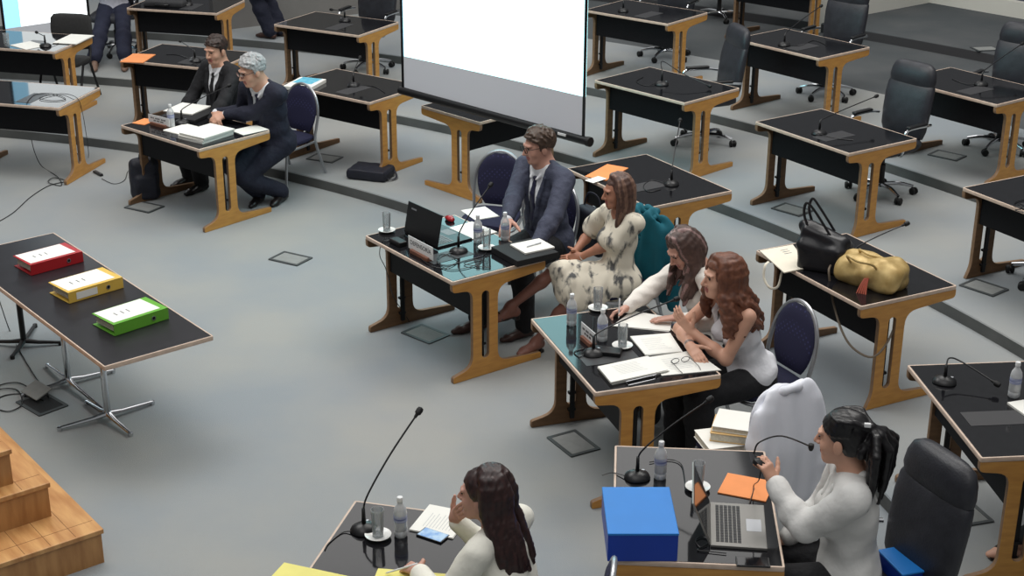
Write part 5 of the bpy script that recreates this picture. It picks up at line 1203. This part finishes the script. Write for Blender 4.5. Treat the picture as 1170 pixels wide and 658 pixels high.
S.disp = folds(.006, 26, 12); S.damp = .007; S.build('top', top_w, p.root, .006)
S = Solid(); 
for x in (-1, 1): S.chain([p.C(.095*x, .085, .34), p.C(.105*x, .065, .43), p.C(.105*x, .0, .495), p.C(.10*x, -.07, .44), p.C(.09*x, -.095, .34)], .014, 0, .02)
S.build('shoulder_straps', top_w, p.root, .006)
S = Solid(); S.ell(p.P, (.18, .14, .12), None, 0, .04); p.legskin(S, .022, 0, .97, loose=.03); S.disp = folds(.004, 20, 2); S.damp = .006; S.build('trousers', blk_suit, p.root, .008)
q = Vector(nrm(p.wR-p.eR)).to_track_quat('Z', 'Y').to_matrix().to_4x4()
for k in (.02, .035): bm = BM(); lathe(bm, [(.029, -.003), (.032, -.003), (.032, .003), (.029, .003)], 16, Matrix.Translation(Vector(p.wR-nrm(p.wR-p.eR)*k)) @ q); obj('bracelet', bm, silver, p.root)
# --- woman with ponytail holding the microphone base
p = Person('woman with black ponytail in white blouse holding a microphone up to her mouth', (972, 538), 0, DESK['D20'][2]+pi-.05, 1.04, hs=1.08, fem=True, shw=.18, look=(-.86, .50, -.12), lean=.06, neckf=.04)
p7 = p; p.arm(-1, p.px(884, 551, .96), (-.55, -.05, -1)); p.arm(1, V(.12, .30, .62), (.8, -.4, -.6)); p.legs([V(-.10, .42, .09), V(.12, .42, .09)])
body(p, hands=lambda B: (p.hand(B, -1, (.15, .45, .9), (.7, .55, -.1), .8), p.hand(B, 1, (0, 1, 0), (0, 0, -1), .3)), skin=skin_l, hair=hair_black, vox=.0045)
S = Solid(); A = [p.hr, p.hf, p.hu]; q = p.hs; S.ell(p.H(0, -.020, .038), (.083*q, .105*q, .090*q), A, 0, .01); S.ell(p.H(0, -.055, -.03), (.066*q, .060*q, .065*q), A, 0, .03)
r_ = np.random.RandomState(4)
for i in range(22):
    a = -1.9+3.8*i/21; S.chain([p.H(.079*math.sin(a), -.02+.100*math.cos(a), .045), p.H(.072*math.sin(a), -.04+.07*math.cos(a), .10), p.H(.02*math.sin(a), -.115, .062)], [.010, .015, .014], 0, .010)
tie0 = p.H(0, -.125, .06); S.ell(tie0, (.026, .022, .026), A, 0, .01); g = V(0, 0, -1)
for i in range(26):
    dx, dy = r_.randn(2)*.016; l = .20+.09*r_.rand(); S.chain([tie0, p.H(dx*1.2, -.150+dy*.4, .03), p.H(dx*3.0, -.150+dy*1.6, -.03), p.H(dx*3.2, -.145+dy*1.6, -.05)+g*l*.5+V(dx*.3, 0, 0), p.H(dx*2.6, -.13+dy*1.6, -.05)+g*l+V(r_.randn()*.012, 0, 0)], [.016, .022, .021, .017, .005], 0, .005)
hc, hf, hu, hr = p.hc, p.hf, p.hu, p.hr
def cutf(X, Y, Z):
    px, py, pz = X-hc[0], Y-hc[1], Z-hc[2]; y = px*hf[0]+py*hf[1]+pz*hf[2]; z = px*hu[0]+py*hu[1]+pz*hu[2]
    return np.where(y > -.125, np.where(y > -.01, .0+.9*np.maximum(y, 0)-z, -.06-z), -1)
S.cut(cutf); S.disp = folds(.002, 110, 4, (1, 1, .3)); S.damp = .003; hh = S.build('hair', hair_black, p.root, .0045)
bm = BM(); box(bm, (0, 0, 0), (.016, .03, .02), Matrix.Translation(Vector(p.H(-.030, -.118, .085))), bev=.003); obj('hair_clip', bm, white_pl, hh)
shirt7 = mat('sheer_white_blouse', (212, 211, 208), .7, noise=.05, scale=9, bump=.5, bscale=6)
S = Solid(); p.torso(S, .034, 0, .05, False); p.armskin(S, -1, .026, 0, .92); p.armskin(S, 1, .026, 0, .92); S.ell(p.P+p.d*.05, (.178, .135, .10), [p.r0, p.f0, p.d], 0, .05); S.cap(p.C(0, -.03, .43), p.C(0, -.03, .475), .082, .070, 0, .03); S.disp = folds(.008, 20, 21); S.damp = .009; S.build('blouse', shirt7, p.root, .006)
S = Solid()
for x in (-1, 1): S.chain([p.C(0, -.088, .515), p.C(.055*x, -.05, .525), p.C(.066*x, .02, .51), p.C(.05*x, .07, .46), p.C(.035*x, .115, .38)], [.016, .018, .018, .018, .012], 0, .01)
co = S.build('collar', shirt7, p.root, .005)
S = Solid()
for x in (-1, 1): S.chain([p.C(0, -.108, .497), p.C(.066*x, -.070, .505), p.C(.088*x, .01, .488), p.C(.066*x, .085, .44), p.C(.05*x, .125, .36)], .005, 0, .004)
S.build('collar_piping', plastic, p.root, .004)
S = Solid(); d_ = nrm(p.wL-p.eL); S.cap(p.wL-d_*.035, p.wL-d_*.045, .040, .040, 0, .01); S.build('cuff_piping', plastic, p.root, .005)
S = Solid(); S.ell(p.P, (.18, .14, .125), None, 0, .04); p.legskin(S, .02, 0, .97, loose=.03); S.build('trousers', blk_suit, p.root, .008)
# her microphone
hp = p.wL+nrm(V(.15, .45, .9))*.085+nrm(V(.7, .55, -.1))*.035; hw = (Matrix.Translation(p.root.location) @ R(p.root.rotation_euler.z, 'Z')) @ Vector(hp)
t = thing('desk_microphone', 'black microphone base held up in the hand of the woman with ponytail', 'microphone', hw, 0, 'gooseneck microphones')
bm = BM(); loft(bm, [(0, 0, -.02, .03, .02), (0, 0, -.012, .046, .034), (0, 0, .006, .046, .034), (0, 0, .02, .03, .02)], 20, 2.3, M=R(.5, 'Y')); obj('base', bm, plastic, t)
m0 = at(862, 516, hw.z+.03)-hw; m1 = at(868, 505, hw.z+.08)-hw; m2 = at(893, 498, hw.z+.11)-hw; m3 = at(936, 494, hw.z+.13)-hw
m3 = (Matrix.Translation(p.root.location) @ R(p.root.rotation_euler.z, 'Z')) @ Vector(p.H(0, .135, -.06))-hw
bm = BM(); tube(bm, [Vector((0, 0, .0)), Vector((m0.x, m0.y, m0.z-.01)), m0, m1, m2, m3], .0042, 8, smooth=6); obj('gooseneck', bm, plastic, t)
bm = BM(); lathe(bm, [(0, -.02), (.008, -.02), (.014, -.005), (.014, .012), (0, .02)], 12, Matrix.Translation(m3)); obj('windscreen', bm, rubber, t)
bm = BM(); d0 = at(861, 560, ZT+.006)-hw; tube(bm, [Vector((0, 0, -.015)), Vector((-.01, -.01, -.08)), d0+Vector((0, 0, .03)), d0, at(858, 570, ZT+.01)-hw, at(856, 576, ZT+.01)-hw], .003, 6, smooth=5); obj('cable', bm, plastic, t)
# --- woman in the white blazer
p = Person('woman with long dark hair in white blazer, hand raised to her mouth', (566, 602), 0, DESK['D21'][2]+pi-.30, 1.0, fem=True, shw=.175, look=(-.92, .36, -.05), lean=.24, slump=.06, neckf=.035)
p.arm(1, p.px(519, 592, .95), (.1, .7, -1)); p.arm(-1, p.px(478, 652, .80), (-.8, -.3, -.8)); p.legs([V(-.10, .42, .09), V(.12, .42, .09)])
bt = p.hc+p.hf*.09-p.hu*.07
hd = nrm(bt-p.wR)
body(p, hands=lambda B: (p.hand(B, 1, hd, nrm((p.hc-p.wR)-hd*((p.hc-p.wR)@hd)), .25, thumb=(.7, .6, .3)), p.hand(B, -1, (.3, 1, -.2), (.3, 0, -1), .7)), skin=skin_p, hair=hair_dk, vox=.0045)
long_hair(p, hair_dk, n=96, L=.25, seed=13, front=1.75, wave=.004, spread=.02, back=.06, r0=.022, r1=.011, vol=.013, yb=.008, vox=.005, lens=lambda a: .8 if abs(a) < 2.0 else 1.0, fwd=-.02)
blz = mat('ivory_blazer_cloth', (232, 230, 218), .75, noise=.04, scale=9, bump=.5, bscale=6)
S = Solid(); p.torso(S, .024, 0, .045, False); p.armskin(S, 1, .024, 0, .86); p.armskin(S, -1, .024, 0, .9); S.ell(p.P+p.d*.04, (.185, .14, .13), [p.r0, p.f0, p.d], 0, .05)
S.cap(p.C(0, -.04, .42), p.C(0, -.035, .47), .082, .070, 0, .03); S.disp = folds(.008, 20, 31); S.damp = .009; S.build('blazer', blz, p.root, .006)
S = Solid()
for x in (-1, 1): S.chain([p.C(0, -.10, .50), p.C(.060*x, -.06, .52), p.C(.078*x, .02, .50), p.C(.065*x, .10, .41), p.C(.04*x, .135, .30)], [.014, .018, .020, .024, .014], 0, .01)
S.build('lapels', blz, p.root, .005)
S = Solid(); S.ell(p.P, (.18, .14, .12), None, 0, .04); p.legskin(S, .02, 0, .97, loose=.03); S.build('trousers', blk_suit, p.root, .008)
bm = BM(); lathe(bm, [(0, -.006), (.006, -.004), (.006, .004), (0, .006)], 10, Matrix.Translation(Vector(p.H(.084, -.002, -.046)))); obj('pearl_earring', bm, white_pl, p.root)
pen(at(440, 655, ZT+.012), at(477, 644, ZT+.07), white_pl, 'pen held by the woman in white blazer')
# --- person seated at the very top left (head outside the picture)
jeans = mat('dark_blue_jeans', (34, 38, 58), .85, noise=.2, scale=30); shirt9 = mat('pale_checked_shirt', (184, 184, 194), .8, noise=.15, scale=30)
p = Person('seated person in dark jeans and pale shirt, seen without head at the top left', (126, -43), .2, math.radians(-172), 1.05, look=(.1, -1, 0), lean=.0)
p.arm(-1, p.px(150, 16, .95), (-.7, -.5, -.6)); p.arm(1, p.px(101, 13, .95), (.7, -.5, -.6)); p.legs([p.px(143, 70, .30), p.px(107, 70, .30)]); 
body(p, hands=lambda B: (p.hand(B, -1, (0, 1, -.4), (0, 0, -1), .7), p.hand(B, 1, (0, 1, -.4), (0, 0, -1), .5)), hair=hair_brown)
short_hair(p, hair_brown, seed=3, vox=.008)
S = Solid(); p.torso(S, .018, 0, .04, True); p.armskin(S, -1, .018, 0, .45); p.armskin(S, 1, .018, 0, .45); S.build('shirt', shirt9, p.root, .008)
S = Solid(); S.ell(p.P, (.18, .14, .12), None, 0, .04); p.legskin(S, .024, 0, .97, loose=.025); S.disp = folds(.005, 20, 5); S.damp = .006; S.build('trousers', jeans, p.root, .008)
for i in (0, 1): S = Solid(); p.foot(S, i, (0, 1), L=.2); S.build('shoe', mat('tan_trainers', (122, 98, 84), .6, noise=.15, scale=20), p.root, .007)
dup(OC[0], (-4.80, 18.12, .2), math.radians(176), 'swivel chair with chrome star base under the headless seated person at the top left')
# --- standing person behind the top row, only trousers and shoes in view
p = Person('person standing in dark trousers and brown leather shoes, cut off by the top edge', (303, -88), .3, math.radians(62), 1.05, look=(-1, .4, 0), lean=.0, seat=.80)
p.legs([p.px(309, 36, .39), p.px(321, 33, .39)], hint=(0, 1, 0)); p.arm(-1, V(-.25, .05, .80), (-1, -.2, 0)); p.arm(1, V(.25, .05, .80), (1, -.2, 0))
body(p, hands=lambda B: (p.hand(B, -1, (0, 0, -1), (1, 0, 0), .4), p.hand(B, 1, (0, 0, -1), (-1, 0, 0), .4)), hair=hair_brown, vox=.008)
short_hair(p, hair_brown, seed=6, vox=.009)
S = Solid(); p.torso(S, .018, 0, .04, True); p.armskin(S, -1, .018, 0, .9); p.armskin(S, 1, .018, 0, .9); S.build('shirt', shirt9, p.root, .01)
S = Solid(); S.ell(p.P, (.18, .14, .12), None, 0, .04); p.legskin(S, .022, 0, .97, loose=.03); S.disp = folds(.006, 20, 5); S.damp = .006; S.build('trousers', navy_suit, p.root, .008)
for i in (0, 1): S = Solid(); p.foot(S, i, (0, 1), L=.2); S.build('shoe', shoe_br, p.root, .007)
# ------------------------------------------------------------------ wooden steps at lower left
def steps():
    h = .21; wd = mat('warm_parquet', (206, 158, 102), .38, rgb2=(176, 124, 74), scale=3.2, stretch=(1, 6, 1)); wr = mat('parquet_riser', (188, 140, 88), .4, rgb2=(162, 114, 68), scale=3, stretch=(6, 6, 1))
    c1 = at(115, 604, h); c2 = at(54, 551, 2*h); c3 = at(10, 512.8, 3*h); f1 = at(0, 489.7, h); l1 = at(0, 660, h)
    u = (f1-c1).normalized()             # along the far edge, away to the upper left
    v = (l1-c1); v -= u*v.dot(u); v.normalize()
    rz = math.atan2(u.y, u.x); inv = (Matrix.Translation((c1.x, c1.y, 0)) @ R(rz, 'Z')).inverted(); s = 1 if (inv @ (c1+v)).y > 0 else -1
    t = thing('wooden_steps', 'parquet-clad wooden steps at the lower left corner', 'steps', (c1.x, c1.y, 0), rz)
    for k, c in enumerate((c1, c2, c3)):
        q = inv @ c; x0 = q.x; y0 = q.y; bm = BM(); zz = (k+1)*h
        y1 = s*3.0; x1 = x0+3
        box(bm, ((x0+x1)/2, (y0+y1)/2, zz-h/2-.015), (x1-x0, abs(y1-y0), h-.03)); st = obj('riser', bm, wr, t)
        bm = BM(); box(bm, ((x0+x1)/2-.006, (y0+y1)/2-s*.006, zz-.014), (x1-x0+.012, abs(y1-y0)+.012, .028), bev=.004); obj('tread', bm, wd, st)
        bm = BM()
        for i in range(9):
            box(bm, ((x0+x1)/2, y0+s*(.14+i*.14), zz+.0003), (x1-x0-.002, .0022, .001))
        box(bm, (x0+.11, (y0+y1)/2, zz+.0003), (.0022, abs(y1-y0), .001)); obj('board_joints', bm, mat('dark_joint', (110, 72, 42), .7), st)
    return t
steps()
# ------------------------------------------------------------------ bags, jackets and loose things
def desk_frame(px, py, z): p = at(px, py, z); return p
blk_lea = mat('black_bag_leather', (26, 26, 30), .32, noise=.2, scale=12, bump=.1, bscale=70); gold = mat('gold_metallic_leather', (206, 180, 122), .42, .2, rgb2=(168, 140, 84), scale=14)
canvas_w = mat('cream_canvas', (232, 224, 206), .85, noise=.05, scale=10); nylon = mat('dark_navy_nylon', (30, 32, 44), .6, noise=.25, scale=20)
# black handbag with two upright handles
p = at(941, 306, ZT+.1); t = thing('handbag', 'black leather handbag with upright handles on the desk', 'bag', p, DESK['D16'][2]+.55)
t.scale = (1.28, 1.28, 1.2)
S = Solid(); S.rbox((0, 0, .075), (.125, .085, .078), None, .03, 0, .01); S.rbox((-.01, 0, .16), (.12, .055, .06), [V(.96, 0, -.25), V(0, 1, 0), V(.25, 0, .96)], .03, 0, .05); S.cap((-.125, 0, .225), (.085, 0, .17), .028, .022, 0, .05, (V(0, 1, 0), .6))
S.disp = folds(.006, 22, 41); S.damp = .007; S.build('bag_body', blk_lea, t, .005)
for y in (-.035, .035):
    bm = BM(); tube(bm, [(-.075, y, .20), (-.115, y, .30), (-.105, y*1.2, .37), (-.06, y, .33), (.03, y, .21)], .0075, 8, smooth=5, flat=.55); obj('handle', bm, blk_lea, t)
# gold handbag with the long strap hanging down
p = at(994, 325, ZT+.1); rz = DESK['D16'][2]+.35; t = thing('handbag', 'gold metallic handbag with a long strap hanging over the desk edge', 'bag', p, rz)
t.scale = (1.15, 1.25, 1.45)
S = Solid(); S.rbox((0, .02, .05), (.19, .11, .052), None, .045, 0, .02); S.ell((-.06, .02, .085), (.13, .10, .045), None, 0, .03); S.ell((.09, .02, .085), (.11, .10, .05), None, 0, .03); S.cap((-.17, -.03, .06), (-.05, -.05, .09), .035, .03, 0, .04)
S.disp = folds(.011, 30, 17); S.damp = .012; S.build('bag_body', gold, t, .005)
for a in (0, 1):
    bm = BM(); y = -.06+.12*a; tube(bm, [(-.08, y, .09), (-.10, y-.04, .14), (-.02, y-.06, .135), (.06, y-.04, .13), (.08, y, .09)], .006, 8, smooth=5); obj('handle', bm, gold, t)
inv = (Matrix.Translation(p) @ R(rz, 'Z') @ Matrix.Diagonal((1.15, 1.25, 1.45, 1))).inverted()
bm = BM(); SP = [inv @ at(*q) for q in ((949, 303, .93), (947, 312, .90), (952, 345, .72), (962, 378, .60), (975, 398, .53), (996, 408, .50), (1012, 394, .56), (1024, 368, .66), (1033, 340, .80), (1036, 322, .88), (1030, 310, .92), (1020, 303, .93))]
tube(bm, SP, .006, 8, smooth=5, flat=.6); obj('shoulder_strap', bm, mat('taupe_strap', (96, 84, 70), .6), t)
bm = BM(); 
for k in range(5): 
    a = inv @ at(988+k, 318, ZT+.19); tube(bm, [a, a+Vector((.004*k-.01, -.02, -.03)), a+Vector((.01*k-.02, -.045, -.075))], .005, 5, smooth=2)
obj('tassel', bm, mat('coral_tassel', (184, 96, 76), .6), t)
# cream tote bag, flat, handles hanging
P = [at(868, 286, .862), at(906, 279, .862), at(925, 305, .862), at(896, 311, .862)]; c = sum(P, Vector())/4; t = thing('tote_bag', 'cream canvas tote bag lying flat beside the black handbag', 'bag', (c.x, c.y, ZT+.1), 0)
bm = BM(); quad_slab(bm, [q-Vector((c.x, c.y, ZT+.1)) for q in P], .010, .003); obj('bag_body', bm, canvas_w, t)
o0 = Vector((c.x, c.y, ZT+.1)); bm = BM(); tube(bm, [at(878, 299, .858)-o0, at(874, 304, .84)-o0, at(873, 318, .76)-o0, at(880, 329, .71)-o0, at(889, 327, .72)-o0, at(893, 312, .80)-o0, at(895, 308, .855)-o0], .009, 8, smooth=5, flat=.4); obj('handle', bm, canvas_w, t)
bm = BM()
for i in range(6):
    for j in range(3):
        a = P[0]*.45+P[1]*.55-o0+(P[1]-P[0])*(.035*i-.05)+(P[3]-P[0])*(.16+.08*j); quad_slab(bm, [a+Vector((0, 0, .001)), a+Vector((.012, .002, .001)), a+Vector((.012, .008, .001)), a+Vector((0, .006, .001))], .0012)
obj('print', bm, ink, t)
# flat black briefcase on the first tier
p = at(424, 202, .1); t = thing('briefcase', 'dark navy soft briefcase lying flat on the first tier', 'bag', p, -.30)
S = Solid(); S.rbox((0, 0, .045), (.20, .145, .045), None, .03, 0, .01); S.rbox((0, -.005, .088), (.185, .135, .012), None, .01, 0, .015); S.disp = folds(.004, 18, 3); S.damp = .005; S.build('bag_body', nylon, t, .006)
bm = BM(); tube(bm, [(-.07, .14, .05), (-.06, .18, .06), (.05, .18, .06), (.07, .14, .05)], .009, 8, smooth=4); obj('handle', bm, nylon, t)
bm = BM(); tube(bm, [(.18, -.10, .04), (.235, -.06, .015), (.25, .02, .02), (.20, .10, .05)], .010, 8, smooth=4, flat=.4); obj('strap', bm, nylon, t)
# backpack under the suited men's desk
p = at(167, 226, 0); t = thing('backpack', 'black backpack standing on the floor beside the left foot of the suited men\'s desk', 'bag', p, .4)
S = Solid(); S.rbox((0, 0, .19), (.13, .09, .19), None, .06, 0, .02); S.rbox((0, -.08, .13), (.10, .04, .11), None, .03, 0, .03); S.disp = folds(.007, 18, 8); S.damp = .008; S.build('bag_body', nylon, t, .007)
bm = BM(); tube(bm, [(-.03, 0, .37), (-.02, 0, .43), (.02, 0, .43), (.03, 0, .37)], .008, 8, smooth=4); obj('grab_handle', bm, nylon, t)
for x in (-1, 1): bm = BM(); tube(bm, [(.05*x, .08, .35), (.07*x, .14, .25), (.08*x, .12, .12), (.08*x, .08, .06)], .013, 8, smooth=4, flat=.4); obj('strap', bm, nylon, t)
# black bag between the man with glasses and the woman in the dress
p = at(676, 286, 0.42); t = thing('shoulder_bag', 'black bag hanging at the chair between the man with glasses and the patterned dress', 'bag', (p.x, p.y, .42), DESK['D18'][2])
S = Solid(); S.rbox((0, 0, .16), (.15, .06, .18), None, .045, 0, .02); S.disp = folds(.006, 18, 28); S.damp = .008; S.build('bag_body', nylon, t, .007)
bm = BM(); tube(bm, [(-.11, 0, .30), (-.06, 0, .44), (.06, 0, .44), (.11, 0, .30)], .009, 8, smooth=4, flat=.5); obj('strap', bm, nylon, t)
# dark bag on the top left desk
p = at(190, 6, ZT+.2); t = thing('laptop_bag', 'dark grey bag lying on the top left desk', 'bag', p, DESK['D3'][2]+.1)
S = Solid(); S.rbox((0, .05, .03), (.24, .17, .035), None, .025, 0, .02); S.disp = folds(.008, 16, 5); S.damp = .009; S.build('bag_body', mat('charcoal_fabric', (48, 48, 50), .8, noise=.2, scale=30), t, .008)
bm = BM(); tube(bm, [(-.08, -.11, .03), (-.06, -.15, .035), (.06, -.15, .035), (.08, -.11, .03)], .008, 8, smooth=4); obj('handle', bm, plastic, t)
# jackets over chair backs
def draped(label, px, py, z, face, m, L=.62, w=.23, seed=1, sleeve=True, lean=0, zt=.965, name='jacket', fl_=.26):
    p_ = at(px, py, z+.95); fw = Vector((-math.sin(face), math.cos(face), 0)); loc = (p_.x+fw.x*.29, p_.y+fw.y*.29, z); t = thing(name, label, 'jacket', loc, face)
    S = Solid(); fl = (V(0, 1, 0), .55)
    for k in range(24):          # rear fall of the cloth
        v = k/23; z_ = zt-.02-(L-.02)*v; ww = w*(.62+.42*min(1, (v*4.5))**.6+.06*v); y_ = -.285-.085*min(1, v*2)**.7
        S.cap((-ww, y_, z_), (ww, y_, z_), .034, None, 0, .05, fl)
    for k in range(14):           # front of the shoulders
        v = k/13; z_ = zt-.03-fl_*v; ww = w*(.55+.38*min(1, v*3)**.6); S.cap((-ww, -.245+.02*v, z_), (ww, -.245+.02*v, z_), .026, None, 0, .04, fl)
    if sleeve:
        for s_ in (-1, 1): S.chain([(s_*w*.92, -.30, zt-.11), (s_*(w+.02), -.325, zt-.28), (s_*(w+.015), -.365, zt-.46), (s_*(w-.01), -.375, zt-L-.02)], [.050, .050, .044, .036], 0, .035)
    r_ = np.random.RandomState(seed); K = [(r_.uniform(22, 60), r_.rand()*6.28, r_.uniform(-5, 5)) for _ in range(4)]
    S.disp = lambda X, Y, Z: sum(np.sin(X*a_+b_+Z*c_) for a_, b_, c_ in K)*.0055; S.damp = .014; S.build('jacket_cloth', m, t, .006, 2)
    C = Solid(); C.chain([(-.09, -.265, zt-.03), (-.05, -.315, zt+.0), (.05, -.315, zt+.0), (.09, -.265, zt-.03)], [.02, .022, .022, .02], 0, .02); C.build('collar', m, t, .006); return t
draped('white jacket hanging over the chair back beside the woman with ponytail', 900, 447, 0, fvec(-.55, .84), mat('white_jacket_cloth', (228, 230, 238), .8, noise=.04, scale=9), L=.66, w=.185, seed=5, zt=.975)
draped('teal jacket hanging over the chair of the woman in patterned dress', 742, 244, 0, fdeg('D18', -2), mat('teal_jacket_cloth', (0, 92, 108), .8, noise=.2, scale=9), L=.66, w=.20, seed=8, zt=.975, fl_=.46)
# files on the floor under the white jacket
fw = Vector((math.sin(0), 0, 0)); c = JC.location
def stack(name, center_, s, rz, z0, label, m=paper, n=3, cat='papers', group=None):
    t = thing(name, label, cat, (center_.x, center_.y, z0), rz, group); hh = s[2]
    bm = BM(); box(bm, (0, 0, hh/2), (s[0]*.97, s[1]*.97, hh*.86)); obj('pages', bm, paper_edge, t)
    bm = BM(); box(bm, (0, 0, hh-.002), (s[0], s[1], .004), bev=.001); obj('front_cover', bm, m, t); bm = BM(); box(bm, (0, 0, .002), (s[0], s[1], .004), bev=.001); obj('back_cover', bm, m, t); return t
manila = mat('buff_card', (214, 178, 122), .8, noise=.06, scale=8)
q = JC.location
stack('file', Vector((q.x-.10, q.y-.02, 0)), (.33, .24, .045), .25, .502, 'lowest white file of the pile on the seat beside the white jacket', paper, cat='file', group='files on the seat')
stack('file', Vector((q.x-.05, q.y, 0)), (.29, .24, .05), -.25, .549, 'buff-coloured file in the middle of the pile on the seat', manila, cat='file', group='files on the seat')
stack('file', Vector((q.x-.045, q.y+.01, 0)), (.27, .23, .03), -.30, .601, 'topmost white file of the pile on the seat beside the white jacket', paper, cat='file', group='files on the seat')
# office chair and blue crate behind the woman with ponytail
dup(OC[0], (1.72, 6.08, 0), math.atan2(.90, -.42), 'black leather swivel chair at the bottom right, behind the woman with ponytail')

p = at(1022, 662, .50); t = thing('storage_crate', 'blue plastic crate on the seat beside the arm rest of the bottom right chair', 'box', (p.x+.03, p.y, .50), .3)
bm = BM(); box(bm, (0, 0, .05), (.13, .22, .10), bev=.008); obj('crate_body', bm, _M['deep_blue_plastic'], t); bm = BM(); box(bm, (0, 0, .104), (.14, .23, .012), bev=.004); obj('crate_rim', bm, blue, t)
# strappy sandals and feet under the lower right desk
p = Person('person seated beyond the right edge, one strappy black sandal in view', (1292, 496), .1, DESK['D17'][2]+pi, 1.0, fem=True, look=(-1, 0, 0), lean=0)
p.legs([p.px(1158, 612, .19), p.px(1182, 614, .19)]); p.arm(-1, V(-.2, .05, .62), (-1, -.5, -.3)); p.arm(1, V(.2, .05, .62), (1, -.5, -.3))
body(p, hands=lambda B: (p.hand(B, -1, (0, 1, 0), (0, 0, -1), .4), p.hand(B, 1, (0, 1, 0), (0, 0, -1), .4)), skin=skin_l, hair=hair_dk, vox=.007, feet=[(0, 1), (0, 1)])
S = Solid(); p.torso(S, .016, 0, .04, True); p.legskin(S, .02, 0, .9); S.build('clothes', blk_suit, p.root, .009)
for i in (0, 1):
    a = p.an[i]; bm = BM(); tube(bm, [Vector((a[0], a[1]-.06, .012)), Vector((a[0], a[1]+.05, .010)), Vector((a[0], a[1]+.17, .010))], [.03, .045, .035], 10, flat=.3); tube(bm, [Vector((a[0]-.05, a[1]+.12, .015)), Vector((a[0], a[1]+.12, .07)), Vector((a[0]+.05, a[1]+.12, .015))], .010, 6, smooth=4); tube(bm, [Vector((a[0]-.05, a[1]+.03, .015)), Vector((a[0], a[1]+.07, .09)), Vector((a[0]+.05, a[1]+.03, .015))], .009, 6, smooth=4); obj('sandal', bm, shoe_b, p.root)
long_hair(p, hair_dk, n=40, L=.2, seed=21, front=1.2, vox=.008)
pc_ = p.root.location; dup(BC[0], (pc_.x, pc_.y, .1), p.face, 'banquet chair past the right edge at the lower right desk')
